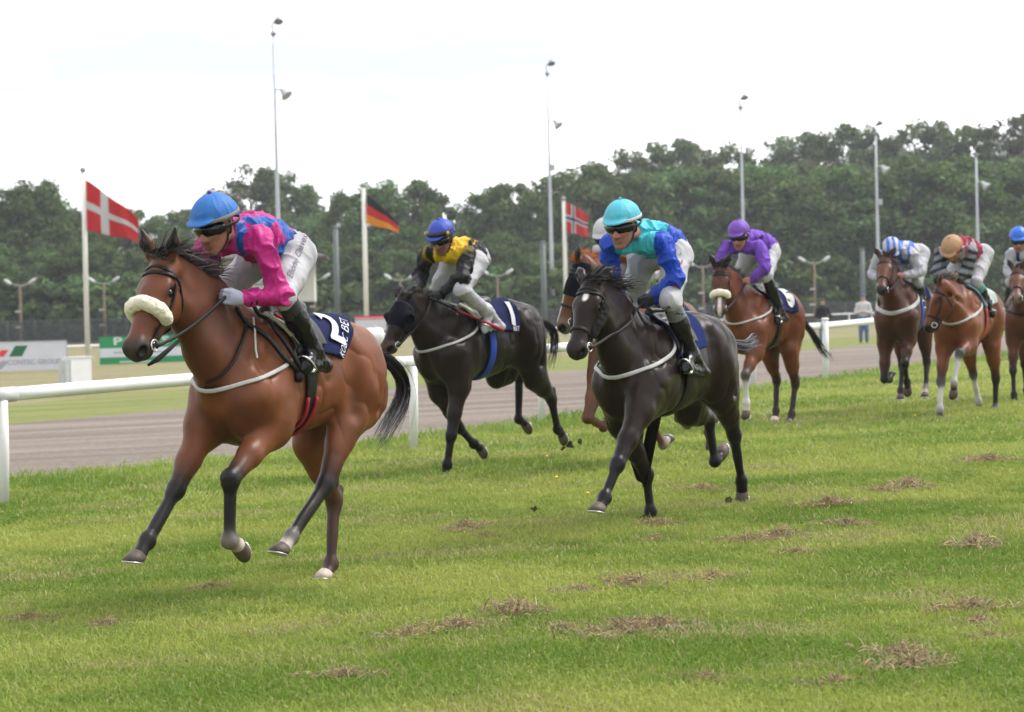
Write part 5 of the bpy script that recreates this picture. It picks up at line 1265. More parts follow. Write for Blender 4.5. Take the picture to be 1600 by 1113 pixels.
    # ---- goggles
    if s.get('goggles', True):
        def gog(u0, R0, name, r=.024, lens=LENS):
            A = np.linspace(-.95, .95, 9); G = [cone(Hp(sin(a) * R0, cos(a) * R0 - .004, u0 - .004 * cos(a * 2)), Hp(sin(b) * R0, cos(b) * R0 - .004, u0), r * k * (1.05 - .25 * abs(a)), r * k * (1.05 - .25 * abs(b)), .01, n=fd, f=.9) for a, b in zip(A[:-1], A[1:])]
            v, q = surface(G, max(.005, vox * .8), .012); o = add(name, v, q, lens)
            m = MB(); B_ = np.linspace(.85, 2 * pi - .85, 30); C0 = Hp(0, 0, u0); D = np.array([hl * sin(x) + fd * cos(x) + up * .12 * (1 - cos(x)) * .5 for x in B_]); p, g = shoot(face + X + B[:1], C0, D, .3, .004); m.strap(p, g, .020, .004); addmb('goggle_strap', m, GOGF, o)
            if s.get('badge'):
                for w in (1, -1):
                    a = .98 * w; ax = hl * sin(a) + fd * cos(a); m = MB(); m.lathe(Hp(sin(a) * R0, cos(a) * R0 - .004, u0) + ax * .012 * k, ax, [(.006, 0), (.016, .001), (.016, .008), (.007, .009)], 16); addmb('goggle_badge', m, GOLD, o)
            return o
        gog(.004, .084, 'goggles', r=s.get('gr', .036))
        if s.get('goggles2'): gog(.074, .118, 'raised_goggles', r=.022)
    elif s.get('eyes', True):
        for w in (1, -1):
            m = MB(); m.sphere(Hp(w * .031, .078, .010), .012 * k, 10, 8); addmb('eye', m, EYEM)
    h.hands = [J['haL'], J['haR']]
    h.J = J; h.person = body; h.padd = add; h.paddmb = addmb; h.poff = off
    return body
# ================================================================== THE FIELD: eight horses
DB = (.016, .013, .013)
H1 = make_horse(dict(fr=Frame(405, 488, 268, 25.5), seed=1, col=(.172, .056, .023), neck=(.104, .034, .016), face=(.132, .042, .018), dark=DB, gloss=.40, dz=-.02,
    legs=dict(FR=[(318, 668), (275, 765), (226, 852), (203, 892)], FL=[(425, 668), (360, 748), (358, 845), (382, 858)], HL=[(545, 640), (508, 758), (455, 838), (434, 870)], HR=[(484, 690), (522, 780), (517, 880), (505, 908)]),
    yFR=[.17, .18, .20, .21], legFL=dict(pastern=(.38, .32, .28)), legHL=dict(pastern=(.42, .38, .35), upper=(.11, .037, .018)), legHR=dict(upper=(.10, .034, .016), dark=(.045, .022, .016), hoofmat=None or mat('pale_hoof', (.40, .33, .27), rough=.6, noise=(30, .2))), legFR=dict(upper=(.125, .042, .02)),
    hs=1.09, poll=(251, 394), ypoll=-.08, nose=(202, 530), ear=(.25, .35, 1.0), hair=(.030, .025, .026), foredir=(-.3, .6, .25), forelen=.10, foren=140, manelen=.16, manedir=(-.75, .45, .2), maneto=.95,
    tail=dict(path=[(612, 560), (636, 592), (632, 630), (604, 668), (588, 698)], n=260, spread=.062, w=.0042)), 'bay racehorse in the lead with white sheepskin noseband and number 2 cloth', .0092)
H2 = make_horse(dict(fr=Frame(715, 474, 165, 36), seed=2, col=(.019, .0125, .0105), neck=(.017, .011, .009), face=(.017, .011, .009), muzzle=(.055, .032, .023), dark=(.012, .010, .010), gloss=.33, dz=.05,
    legs=dict(FR=[(688, 612), (717, 668), (740, 694), (759, 707)], FL=[(717, 603), (705, 680), (700, 716), (698, 732)], HL=[(835, 590), (861, 623), (870, 666), (882, 684)], HR=[(776, 587), (811, 583), (810, 657), (830, 670)]),
    poll=(628, 458), ypoll=0.0, nose=(596, 543), ear=(-.6, .35, .5, -.6), manelen=.07, foren=20, tail=dict(path=[(866, 510), (868, 540), (858, 580)], n=110, spread=.05)), 'dark brown racehorse in a black blinker hood beside the rail', .0135)
H3 = make_horse(dict(fr=Frame(1008, 492, 219, 29), seed=3, col=(.022, .0135, .0105), neck=(.019, .0115, .009), face=(.018, .011, .0088), muzzle=(.028, .022, .02), dark=(.013, .011, .012), gloss=.32, dz=.03,
    legs=dict(FL=[(1000, 640), (965, 726), (947, 771), (935, 797)], FR=[(972, 660), (1010, 742), (1015, 787), (1016, 810)], HR=[(1075, 640), (1104, 652), (1114, 702), (1138, 700)], HL=[(1130, 620), (1146, 676), (1158, 751), (1160, 773)]),
    poll=(921, 433), ypoll=0.0, nose=(892, 546), ear=(-.55, .55, .55, -.45), blaze='star', foredir=(-.6, .5, .1), manelen=.17, manedir=(-.8, .5, .12), maneto=.9, hair=(.012, .010, .011),
    tail=dict(path=[(1166, 545), (1178, 528), (1186, 536)], n=90, spread=.05, col=(.06, .06, .07))), 'black-brown racehorse with a small white star under the jockey in two blues', .0105)
H4 = make_horse(dict(fr=Frame(985, 464, 170, 29), seed=4, col=(.115, .045, .021), neck=(.105, .040, .019), face=(.105, .038, .018), muzzle=(.10, .07, .055), dark=(.10, .04, .02), gloss=.42,
    legs=dict(FR=[(.78, -.15, .88), (1.02, -.15, .52), (.74, -.14, .42), (.60, -.14, .50)], FL=[(.47, .15, .86), (.30, .14, .42), (.05, .13, .22), (-.13, .12, .30)], HL=[(-.50, .15, .92), (-.80, .14, .62), (-1.0, .13, .28), (-1.08, .12, .14)], HR=[(-.40, -.15, .92), (-.72, -.14, .80), (-.85, -.12, .42), (-1.0, -.11, .38)]),
    legFL=dict(pastern=(.4, .36, .33)), earcol=(.012, .011, .014), hs=1.15, poll=(899, 402), ypoll=-.10, nose=(869, 500), ear=(-.1, .75, 1.0), blaze='stripe', hair=(.34, .10, .03), manelen=.12, foredir=(0, .1, 1), forelen=.07,
    tail=dict(path=[(-1.0, 0, 1.3), (-1.15, 0, 1.1)], n=80, spread=.05, col=(.2, .08, .03))), 'chestnut racehorse with a dark hood and white stripe half hidden behind the black-brown one', .014)
H5 = make_horse(dict(fr=Frame(1175, 450, 135, 27), seed=5, col=(.135, .040, .016), neck=(.11, .032, .014), face=(.075, .026, .014), muzzle=(.05, .03, .025), dark=(.03, .018, .014), gloss=.42,
    legs=dict(FL=[(.74, .15, .86), (1.02, .14, .62), (1.00, .13, .30), (.98, .12, .14)], FR=[(.86, -.15, .86), (1.24, -.14, .60), (1.30, -.13, .26), (1.30, -.13, .10)], HL=[(-.38, .15, .86), (-.60, .14, .46), (-.48, .13, .10), (-.40, .12, -.03)], HR=[(-.48, -.15, .84), (-.72, -.14, .50), (-.62, -.12, .13), (-.54, -.11, -.02)]),
    legFL=dict(cannon=(.42, .40, .38), pastern=(.5, .46, .42)), legFR=dict(cannon=(.45, .43, .42)), legHR=dict(hoofmat=bpy.data.materials['pale_hoof']),
    poll=(1125, 413), ypoll=-.05, nose=(1124, 487), ear=(.1, .40, 1.0), blaze='snip', manelen=.08, tail=dict(path=[(1268, 515), (1276, 535), (1290, 552), (1300, 562)], n=120, spread=.055)), 'bay racehorse with a cream noseband under the jockey in purple', .017)
H6 = make_horse(dict(fr=Frame(1405, 437, 124, 20), seed=6, col=(.075, .026, .014), neck=(.062, .022, .012), face=(.105, .034, .016), muzzle=(.02, .016, .016), dark=(.014, .012, .012), gloss=.42,
    legs=dict(FR=[(.62, -.15, .80), (.74, -.15, .36), (.46, -.14, .34), (.34, -.13, .44)], FL=[(.64, .15, .86), (.90, .14, .56), (.72, .13, .32), (.62, .12, .20)], HR=[(-.35, -.15, .90), (-.45, -.14, .50), (-.25, -.13, .18), (-.16, -.12, .06)], HL=[(-.45, .15, .92), (-.50, .17, .54), (-.28, .19, .20), (-.18, .19, .08)]),
    legHL=dict(pastern=(.5, .42, .38)), poll=(1383, 399), ypoll=-.05, nose=(1376, 450), ear=(-.2, .45, .9), manelen=.06, foren=40, tail=dict(path=[(-1.1, 0, 1.25), (-1.3, 0, 1.05)], n=70, spread=.05)), 'dark bay racehorse with a broad white breast strap under the striped jockey', .018)
H7 = make_horse(dict(fr=Frame(1502, 445, 131, 25), seed=7, col=(.17, .052, .019), neck=(.155, .046, .018), face=(.14, .040, .016), muzzle=(.012, .010, .010), dark=(.014, .012, .012), gloss=.42,
    legs=dict(FR=[(.68, -.15, .86), (.86, -.15, .46), (.98, -.14, .14), (1.02, -.14, .00)], FL=[(.70, .15, .88), (1.06, .13, .80), (1.16, .08, .47), (1.10, .06, .30)], HL=[(-.45, .15, .86), (-.68, .14, .45), (-.66, .13, .08), (-.60, .12, -.04)], HR=[(-.42, -.15, .86), (-.68, -.14, .50), (-.86, -.13, .16), (-.92, -.12, .02)]),
    legFR=dict(cannon=(.42, .40, .38)), legFL=dict(cannon=(.42, .40, .38), pastern=(.02, .016, .015)), legHL=dict(pastern=(.5, .48, .46)), legHR=dict(cannon=(.5, .48, .46), pastern=(.08, .05, .04)),
    poll=(1465, 441), ypoll=-.05, nose=(1440, 516), ear=(-.2, .5, .8), blaze='dot', manelen=.14, foredir=(-.4, .5, .7), forelen=.13, tail=dict(path=[(-1.0, 0, 1.25), (-1.2, 0, 1.05)], n=70, spread=.05)), 'bright bay racehorse with bandaged legs under the jockey in the tan cap', .017)
H8 = make_horse(dict(fr=Frame(1603, 442, 118, 18), seed=8, col=(.10, .034, .017), neck=(.085, .03, .016), face=(.10, .033, .016), muzzle=(.18, .12, .09), dark=(.02, .015, .014), gloss=.42,
    legs=dict(FR=[(.66, -.15, .86), (.80, -.15, .46), (.84, -.14, .14), (.88, -.13, .0)], FL=[(.70, .15, .88), (1.0, .13, .72), (.86, .12, .42), (.74, .11, .36)], HL=[(-.45, .15, .88), (-.7, .14, .5), (-.8, .13, .12), (-.8, .12, -.02)], HR=[(-.4, -.15, .88), (-.62, -.14, .5), (-.7, -.13, .14), (-.7, -.12, .0)]),
    poll=(1590, 417), ypoll=-.05, nose=(1588, 463), ear=(-.2, .4, .9), manelen=.06, foren=30), 'bay racehorse cut by the picture edge under the jockey in the blue cap', .019)
# ================================================================== TACK AND RIDERS
PINK, RBLUE = (.50, .020, .205), (.010, .085, .36); NVY = (.008, .014, .05)
YEL, BLK = (.66, .42, .010), (.007, .007, .008); TURQ, ROY = (.05, .46, .55), (.008, .055, .46)
PURP = (.17, .062, .46); WHT = (.48, .48, .53); MAR = (.26, .018, .05); GRY = (.20, .21, .24); BLS = (.06, .17, .62)
def band(x, a, b, e=.02): return np.clip((x - a) / e + .5, 0, 1) * np.clip((b - x) / e + .5, 0, 1)
def mixc(c, m, col): m = np.asarray(m, float)[:, None]; return c * (1 - m) + np.asarray(col) * m
def pat1(c, a, b, f, on, v, J):
    m = band(np.abs(b), .30, .72, .05) * on * (a < .80); m = m * np.where(f > 0, band(np.abs(b), .42, .72, .05), 1); return mixc(c, m, RBLUE)
def pat2(c, a, b, f, on, v, J):
    m = np.maximum(band(np.abs(b) + .25 * a, .62, .86, .04) * (f < .02), band(np.abs(b) - .6 * (.42 - a), .30, .52, .04) * (f >= .02)) * on; m = np.maximum(m, (np.abs(b) > .84) * on); return mixc(c, m, BLK)
def pat3(c, a, b, f, on, v, J):
    m = band(a, -1, .22 + .20 * (f > 0), .02) * (np.abs(b) < np.where(f > 0, .80, .72)) * on; return mixc(c, m, TURQ)
def pat4(c, a, b, f, on, v, J):
    m = band(np.sin(v[:, 2] * 30 + v[:, 1] * 6), .35, 2, .1); return mixc(c, m, (.50, .16, .03))
def pat5(c, a, b, f, on, v, J):
    m = np.zeros(len(v))
    for p in ((.12, .55, 1), (.12, -.55, 1), (.45, .65, 1), (.42, -.5, 1), (.62, .1, 1), (.2, 0, -1), (.45, .55, -1), (.45, -.55, -1), (.75, 0, -1), (.06, .8, -1)):
        m = np.maximum(m, np.clip((.040 - np.sqrt(((a - p[0]) * .45) ** 2 + ((b - p[1]) * .19) ** 2)) / .012, 0, 1) * (np.sign(f) == p[2]) * on)
    return mixc(c, m, BLK)
def pat6(c, a, b, f, on, v, J):
    m = band(np.sin(b * 9.5), .1, 2, .15) * on; m = np.maximum(m, band(b, .15, 2, .1) * (f > .03) * (a > .1) * on * .9); return mixc(c, m, BLS)
def pat7(c, a, b, f, on, v, J):
    w = np.array(J['elL']); m = (~on) * band(np.sin((v[:, 2] + .35 * np.abs(v[:, 1])) * 62), .15, 2, .15); c = mixc(c, m, (.02, .022, .03)); return mixc(c, band(np.abs(b), .5, 1.0, .05) * (a < .2) * on, (.5, .5, .53))
def pat8(c, a, b, f, on, v, J):
    return mixc(c, band(np.abs(b), .35, .6, .05) * on, (.02, .03, .16))

# ---- 1: bay with the sheepskin noseband, jockey in pink and blue
bridle(H1, noseband=None); fleece_band(H1, .315, .040, 1.75, .10)
saddle(H1, NAVY, .34, -.56, .80, CREAM, REDT, 1.10, slant=.40)
make_jockey(H1, dict(seed=1, px=dict(pel=(450, 392), neck=(378, 352), head=(337, 354), shL=(408, 377), elL=(438, 461), wrL=(378, 468, .13), haL=(352, 464, .09), shR=(325, 378), elR=(318, 440), wrR=(330, 468), haR=(324, 470),
    hipL=(462, 402), knL=(443, 462), anL=(490, 546), toL=(474, 578), heL=(509, 572), knR=(352, 455)), face=(1, -.12, -.30), hsz=1.15, jacket=PINK, pattern=pat1, armband=cmat('arm_band_cloth', (.05, .008, .03)), gloves=cmat('lilac_glove', (.36, .36, .46), .8),
    cap=cmat('blue_cap', (.022, .15, .47), .58, bump=(40, .4, .006)), band=GREYB, button=cmat('cap_button_violet', (.12, .03, .2)), badge=True, skin=(.40, .20, .13), boot_upper=cmat('boot_band', (.03, .03, .032), .5)), 'jockey in pink silks with blue braces and a blue cap riding the lead horse', .0068)
# ---- 2: dark horse in a hood, jockey in yellow and black
bridle(H2, noseband=None, brow=False); hood(H2)
saddle(H2, NAVY, .30, -.30, .95, CREAM, None, 1.1, slant=.06)
make_jockey(H2, dict(seed=2, px=dict(pel=(745, 404), neck=(713, 384), head=(691, 373), shL=(732, 398), elL=(722, 434), wrL=(690, 459), haL=(676, 466), shR=(668, 396), elR=(659, 428), wrR=(653, 452), haR=(650, 461),
    hipL=(742, 413), knL=(720, 453), anL=(776, 499), toL=(757, 518), heL=(784, 511), knR=(684, 453)), face=(1, .12, -.42), hsz=1.13, jacket=YEL, sleeve=BLK, pattern=pat2, gloves=cmat('black_glove', (.02, .02, .022), .7),
    cap=cmat('royal_cap', (.028, .06, .42), .5, bump=(40, .3, .006)), goggles2=True, badge=True, skin=(.26, .15, .11), boot_top=.82, boots=BOOTW), 'jockey in yellow silks with black sleeves and a royal blue cap', .0085)
# ---- 3: black-brown horse, jockey in two blues
bridle(H3, nose_t=.40)
saddle(H3, cmat('royal_cloth', (.007, .018, .10), .85, spec=.08, bump=(25, .3, .01)), .42, -.22, 1.15, None, None, .95, slant=.12)
make_jockey(H3, dict(seed=3, px=dict(pel=(1050, 392), neck=(1010, 358), head=(973, 354), shL=(1034, 380), elL=(1056, 434), wrL=(1023, 466), haL=(1003, 475), shR=(956, 380), elR=(953, 430), wrR=(966, 460), haR=(972, 468),
    hipL=(1056, 404), knL=(1046, 480), anL=(1085, 562), toL=(1068, 579), heL=(1101, 583), knR=(985, 468)), face=(1, .02, -.22), hsz=1.15, jacket=ROY, pattern=pat3, cuff=(.01, .02, .1), gloves=cmat('black_glove', (.02, .02, .022), .7),
    cap=cmat('turquoise_cap', (.085, .46, .58), .6, bump=(40, .4, .006)), band=cmat('pale_band', (.50, .55, .56)), badge=True, skin=(.46, .235, .17), stubble=True, boot_upper=cmat('grey_boot_top', (.16, .165, .17), .4)), 'jockey in royal blue silks with turquoise yoke and pale turquoise cap', .0075)
# ---- 4: chestnut behind
bridle(H4, nose_t=.38); hood(H4, .30, cups=False)
saddle(H4)
make_jockey(H4, dict(seed=4, px=dict(pel=(1003, 397), neck=(972, 378), head=(949, 371), shR=(938, 394), elR=(932, 424), wrR=(934, 446), knR=(965, 450)), face=(1, 0, -.35), hsz=1.12, jacket=(.50, .49, .54), pattern=pat4, gloves=cmat('black_glove', (.02, .02, .022), .7),
    cap=cmat('white_cap', (.48, .48, .51), .6), band=STRAPB), 'jockey in a white cap mostly hidden behind the jockey in two blues', .010)
# ---- 5: bay with the cream noseband, jockey in purple
bridle(H5, noseband=None); fleece_band(H5, .345, .036, 1.35)
saddle(H5, NAVY, .30, -.38, 1.0, None, None, 1.15)
make_jockey(H5, dict(seed=5, px=dict(pel=(1200, 388, 0, .0), neck=(1172, 370, 0, .43), head=(1155, 369, 0, .74), shL=(1187, 386), elL=(1196, 418), wrL=(1175, 436), haL=(1166, 441), shR=(1137, 386), elR=(1127, 410), wrR=(1136, 432), haR=(1140, 438),
    hipL=(1203, 398), knL=(1195, 443), anL=(1219, 488), toL=(1214, 504), heL=(1227, 499), knR=(1156, 428)), face=(1, .10, -.35), hsz=1.14, jacket=PURP, pattern=pat5, jmat=KNIT, gloves=None, skin=(.46, .24, .18),
    cap=cmat('purple_cap', (.16, .06, .40), .6)), 'jockey in purple silks with black spots and a purple cap', .0105)
# ---- 6: dark bay with a broad white breast strap
bridle(H6, nose_t=.37)
saddle(H6, NAVY, .34, -.3, .95)
capst = lambda l, f, u: mixc(np.tile(np.array(WHT), (len(l), 1)), band(np.sin(l * 95 + .6), .0, 2, .2), BLS)
make_jockey(H6, dict(seed=6, px=dict(pel=(1424, 398, 0, .02), neck=(1404, 390, 0, .42), head=(1393, 393, 0, .72), shL=(1424, 396), elL=(1437, 425, 0, .48), wrL=(1412, 431, 0, .68), haL=(1404, 433, 0, .76), shR=(1376, 400), elR=(1364, 427, 0, .5), wrR=(1372, 436, 0, .70), knL=(1433, 441, 0, .36), anL=(1440, 467, 0, .05), toL=(1440, 479, 0, .2), knR=(1390, 441, 0, .36)), face=(1, .35, -.75), hsz=1.1,
    jacket=WHT, pattern=pat6, jmat=KNIT, gloves=None, skin=(.46, .24, .18), cap=capst), 'jockey in blue and white striped silks crouching low with head down', .0115)
# ---- 7: bright bay with bandages, jockey in the tan cap
bridle(H7, nose_t=.40)
saddle(H7, cmat('pale_cloth', (.42, .48, .46), .7), .40, -.3, 1.0, cmat('blue_pad', (.10, .22, .30)), None, .9)
make_jockey(H7, dict(seed=7, px=dict(pel=(1521, 399, 0, .0), neck=(1502, 380, 0, .42), head=(1489, 391, 0, .72), shL=(1517, 394), elL=(1513, 421, 0, .62), wrL=(1496, 430, 0, .80), haL=(1489, 436, 0, .86), shR=(1471, 395, 0, .58), elR=(1467, 417, 0, .62), wrR=(1480, 428, 0, .80), haR=(1484, 434, 0, .86), knL=(1525, 441, 0, .36), anL=(1544, 474, 0, .05), toL=(1551, 494, 0, .12)), face=(1, -.1, -.95), hsz=1.12,
    jacket=MAR, sleeve=GRY, pattern=pat7, jmat=KNIT, gloves=cmat('tan_glove', (.30, .20, .11), .8), skin=(.40, .22, .15), cap=cmat('tan_cap', (.42, .25, .13), .7), band=cmat('red_band', (.50, .08, .05)), goggles=False, boot_upper=cmat('teal_gaiter', (.08, .33, .33), .6)), 'jockey in maroon silks with grey hooped sleeves and a tan cap, head bowed', .0108)
# ---- 8: at the edge of the picture
bridle(H8, nose_t=.38)
saddle(H8)
make_jockey(H8, dict(seed=8, px=dict(pel=(1616, 400, 0, .0), neck=(1603, 384, 0, .42), head=(1592, 376, 0, .72), shL=(1621, 398, 0, .5), elL=(1628, 428, 0, .5), wrL=(1606, 436, 0, .7), shR=(1580, 398, 0, .5), elR=(1576, 424, 0, .5), wrR=(1586, 436, 0, .7), knL=(1628, 442, 0, .36), anL=(1640, 478, 0, .05), toL=(1640, 492, 0, .2)), face=(1, .05, -.3), hsz=1.12,
    jacket=WHT, pattern=pat8, jmat=KNIT, gloves=None, skin=(.44, .23, .17), cap=cmat('bright_blue_cap', (.02, .14, .62), .4)), 'jockey in white silks with navy braces and a bright blue cap at the picture edge', .0115)

# ---- girths, breast straps, reins, numbers, whips
KEVR = cmat('girth_red', (.36, .02, .035), .5)
BLUEG = BLUEW
fullring(H1, .26, .05, .10, LEATHER, 'girth', edge=KEVR); fullring(H2, .20, .05, .085, BLUEW, 'girth'); fullring(H3, .22, .06, .10, LEATHER, 'girth'); fullring(H4, .22, .05, .09, LEATHER, 'girth')
fullring(H5, .20, .05, .09, LEATHER, 'girth'); fullring(H6, .24, .05, .09, BLUEW, 'girth'); fullring(H7, .22, .06, .10, KEVR, 'girth'); fullring(H8, .22, .05, .09, LEATHER, 'girth')
breast_strap(H1, WHITET, .024, 1.25, 1.45, 1.75); breast_strap(H2, WHITET, .024, 1.25, 1.48); breast_strap(H3, WHITET, .028, 1.26, 1.50); breast_strap(H4, WHITET, .03)
breast_strap(H5, WHITET, .022, 1.28, 1.48); breast_strap(H6, WHITET, .052, 1.26, 1.52); breast_strap(H7, WHITET, .034, 1.24, 1.5); breast_strap(H8, LEATHER, .03)
for h in (H1, H2, H3, H4, H5, H6, H7, H8): reins(h, h.hands)
for h, t, x, an, rot, sz in ((H1, '2', -.13, .50, -.32, .31), (H2, '1', -.17, .62, -.32, .30)):
    drape_text(h, t, sz, x, an, rot, NUMW, 'number', h.cloth, off=.034, offset=.012)
drape_text(H1, 'KOLIC BET', .070, -.185, .74, .78, NUMW, 'lettering', H1.cloth, off=.034, shear=.3)
drape_text(H2, 'BET', .07, -.16, 1.00, .1, NUMW, 'lettering', H2.cloth, off=.034, shear=.3)
drape_text(H5, '5', .30, -.22, .62, -.2, NUMW, 'number', H5.cloth, off=.034, offset=.02)
def px_text(h, prims, txt, u, v, size, ang, k, name, parent, off, shear=0, offset=0, add=None):
    """flat print on cloth that follows the cloth under it"""
    co, tri = refine(*text_verts(txt, size, shear=shear, offset=offset), size * .25)
    c, s_ = cos(ang), sin(ang); P_, g = h.F.hit(prims, [(u + x * c - y * s_, v - (x * s_ + y * c)) for x, y in co[:, :2]], off)
    return link(name, mesh_from(name, P_ - h.poff, tri), k, parent)
INK = cmat('signature_ink', (.05, .05, .09), .7); REDI = cmat('red_print', (.42, .02, .04), .7); GRNI = cmat('green_print', (.08, .30, .08), .7)
def child(o, n): return [c for c in o.children if c.name.startswith(n)][0]
px_text(H1, H1.J['_Q'], 'Elione Chaves', 463, 405, 12.5, radians(70), INK, 'signature', child(H1.person, 'breeches'), .016, shear=.45)
b3 = child(H3.person, 'breeches')
for t, u, v, k in (('C', 1060, 412, REDI), ('L', 1056, 448, REDI), ('-', 1061, 398, GRNI)): px_text(H3, H3.J['_Q'], t, u, v, 14, radians(75), k, 'print', b3, .016, offset=.3)

# straps on the leader's shoulder
px_strap(H1, [(366, 480), (402, 518), (440, 560), (464, 584)], .026, LEATHER, 'shoulder_strap', .016, t=.012); px_strap(H1, [(388, 480), (426, 522), (456, 566), (464, 580)], .026, LEATHER, 'shoulder_strap', .030, t=.012)
px_strap(H1, [(384, 500), (378, 530), (366, 560), (345, 586), (322, 596)], .016, LEATHER, 'martingale_strap', .012); px_strap(H1, [(392, 500), (399, 520), (398, 548), (400, 562)], .012, WHITET, 'white_cord', .02)
p, g = H1.F.hit(H1.prims, [(464, 584)], .03); m = MB(); m.lathe(p[0] - g[0] * .02, V(.3, .2, -1), [(.026, -.03), (.03, 0), (.03, .03), (.02, .05)], 10); m.build('strap_buckle', LEATHER, H1.root)
p = np.array([H1.F.J(281, 531, .02), H1.F.J(262, 548, .0), H1.F.J(247, 561, -.02), H1.F.J(231, 571, -.04)]); m = MB(); m.strap(p, np.tile(V(.3, 1, 0), (4, 1)), np.array([.014, .024, .030, .012]), .008); m.build('hanging_strap', LEATHER, H1.bridle)
# black fleece cheek pieces on the second favourite, loop of rein at its rider's hand
for sd in (1, -1):
    pp, g = snap(H3.head_core, np.array([H3.Hd(t, -.13, sd * .12) for t in np.linspace(.14, .40, 9)]), .012, 5); v, q = surface([cone(pp[i], pp[i + 1], .030, .030, .02) for i in range(8)], .010); N = vnormals(v, q); v = v + N * ((fbm(v * 45, 2) - .5) * .022)[:, None]
    link('cheek_fleece', mesh_from('cheek_fleece', v, q), cmat('black_fleece', (.014, .013, .014), .95), H3.bridle)
hd = H3.J['haL']; m = MB(); m.tube([hd, H3.F.J(1020, 487, .2), H3.F.J(1036, 486, .26), H3.F.J(1049, 478, .28)], .010, 6); m.build('rein_loop', LEATHER, H3.bridle)
# whip in the second rider's hand
a, b = H2.F.J(684, 471, .12), H2.F.J(787, 517, .40); W0 = H2.F.O + H2.F.X * a[0] + H2.F.Y * a[1] + H2.F.Z * a[2]; W1 = H2.F.O + H2.F.X * b[0] + H2.F.Y * b[1] + H2.F.Z * b[2]
e = empty('riding_whip', W0); tag(e, 'red and black riding whip in the hand of the jockey in yellow', 'whip'); d = W1 - W0
m = MB(); m.tube([-d * .12, d * .0, d * .28], [.013, .012, .009], 8); m.build('handle', LEATHER, e)
m = MB(); m.tube([d * .28, d * .62], [.010, .011], 8); m.build('shaft', KEVR, e)
m = MB(); m.tube([d * .62, d * .65], [.012, .012], 8); m.build('collar', LEATHER, e)
m = MB(); m.tube([d * .65, d * .72, d * .98, d], [.012, .020, .020, .012], 8); m.build('flap', KEVR, e)
# ================================================================== SMALL THINGS ON THE COURSE
def ground_px(u, v):
    d = ray(u, v); lo, hi = 4.0, 400.0
    for _ in range(50):
        t = (lo + hi) / 2; P = EYEP + d * t
        if P[2] > float(zg(P[0], P[1])): lo = t
        else: hi = t
    return EYEP + d * lo
STRAW = mat('dry_grass', attr=True, rough=.8, spec=.2, trans=.2)
def clump_mesh(seed, n=420):
    g = np.random.default_rng(seed); vs = []; cs = []
    a = g.random(n) * 2 * pi; r = .19 * g.random(n) ** 1.35 * (.6 + .9 * vnoise(np.c_[np.cos(a) * 1.6 + seed, np.sin(a) * 1.6, a * 0])); p = np.c_[np.cos(a) * r * 1.5, np.sin(a) * r, .026 * np.exp(-(r / .07) ** 2) * g.random(n) + .022 + .014 * g.random(n)]
    d = g.normal(size=(n, 3)) * (1, 1, .45); d /= np.linalg.norm(d, axis=1)[:, None]; L = .025 + .055 * g.random(n); w = .0028
    s = np.cross(d, g.normal(size=(n, 3))); s /= np.linalg.norm(s, axis=1)[:, None]; m = p + d * (L * .5)[:, None] + V(0, 0, .008); e = p + d * L[:, None]
    v = np.stack([p - s * w, p + s * w, m + s * w, m - s * w, e], 1).reshape(-1, 3); i = np.arange(n)[:, None] * 5
    t = np.concatenate([i + [0, 1, 2], i + [0, 2, 3], i + [3, 2, 4]]); c = np.array((.37, .285, .165)) * (.5 + .7 * g.random((n, 1))) * (1 + .1 * g.normal(size=(n, 3)))
    me = mesh_from('clippings', v, t, np.repeat(np.clip(c, .01, 1), 5, 0), smooth=False); me.materials.append(STRAW); return me
CL = [clump_mesh(300 + i) for i in range(5)]
CP = [(906, 930, .9, 'leading horse'), (987, 919, 1.2, ''), (1116, 911, 1, ''), (806, 966, 1.5, ''), (719, 989, 1.2, ''), (881, 991, .9, ''), (975, 994, 1.3, ''), (1031, 987, 1.2, ''), (1219, 844, 1.3, ''), (1169, 851, 1.1, ''), (1525, 859, 1.5, ''), (1519, 959, 1.2, ''), (1531, 981, .9, ''), (1550, 1003, .8, ''),
      (1412, 1034, 1.2, ''), (1425, 1050, 1.1, ''), (1106, 1069, .8, ''), (1306, 1075, .8, ''), (1031, 825, 1.1, ''), (1025, 847, .8, ''), (1322, 825, 1.1, ''), (728, 831, 1.2, ''), (45, 975, 1, ''), (165, 985, 1, ''), (540, 1065, 1, ''), (1420, 765, 1.4, ''), (1545, 725, 1.4, ''), (1380, 772, 1.1, ''), (1300, 795, 1.5, ''), (760, 842, .8, ''), (330, 925, .9, ''), (1100, 770, 1.1, ''), (640, 1000, 1.0, ''), (1245, 870, .9, '')]
CN = {}
for i, (u, v, s, _) in enumerate(CP):
    P = ground_px(u, v); o = link('grass_clump', CL[i % 5], None, None, P + V(0, 0, .004)); o.rotation_euler = (0, 0, i * 1.7); o.scale = (s * .78, s * .72, s * .9)
    LB_ = ((205, 890, 'leading bay\'s outstretched hoof'), (507, 905, 'leading bay\'s hind hoof'), (936, 795, 'black-brown horse\'s lifted forehoof'), (1016, 808, 'black-brown horse\'s standing forehoof'), (1160, 770, 'black-brown horse\'s hind hoof'), (1550, 650, 'bandaged bay\'s hind hoof'))
    x_, y_, nm_ = min(LB_, key=lambda l: (l[0] - u) ** 2 + (l[1] - v) ** 2); CN.setdefault(nm_, []).append(((x_ - u) ** 2 + (y_ - v) ** 2, o, s, u < x_))
for nm_, L_ in CN.items():
    for k_, (d_, o, s, lf_) in enumerate(sorted(L_, key=lambda q: q[0])):
        tag(o, '%s clump of dry cut grass, %sclosest to the %s' % ('large' if s >= 1.3 else ('small' if s < 1 else 'tan'), ORD[k_] if k_ < 12 else 'thirteenth ', nm_), 'grass clump', 'dry grass clumps lying on the turf')
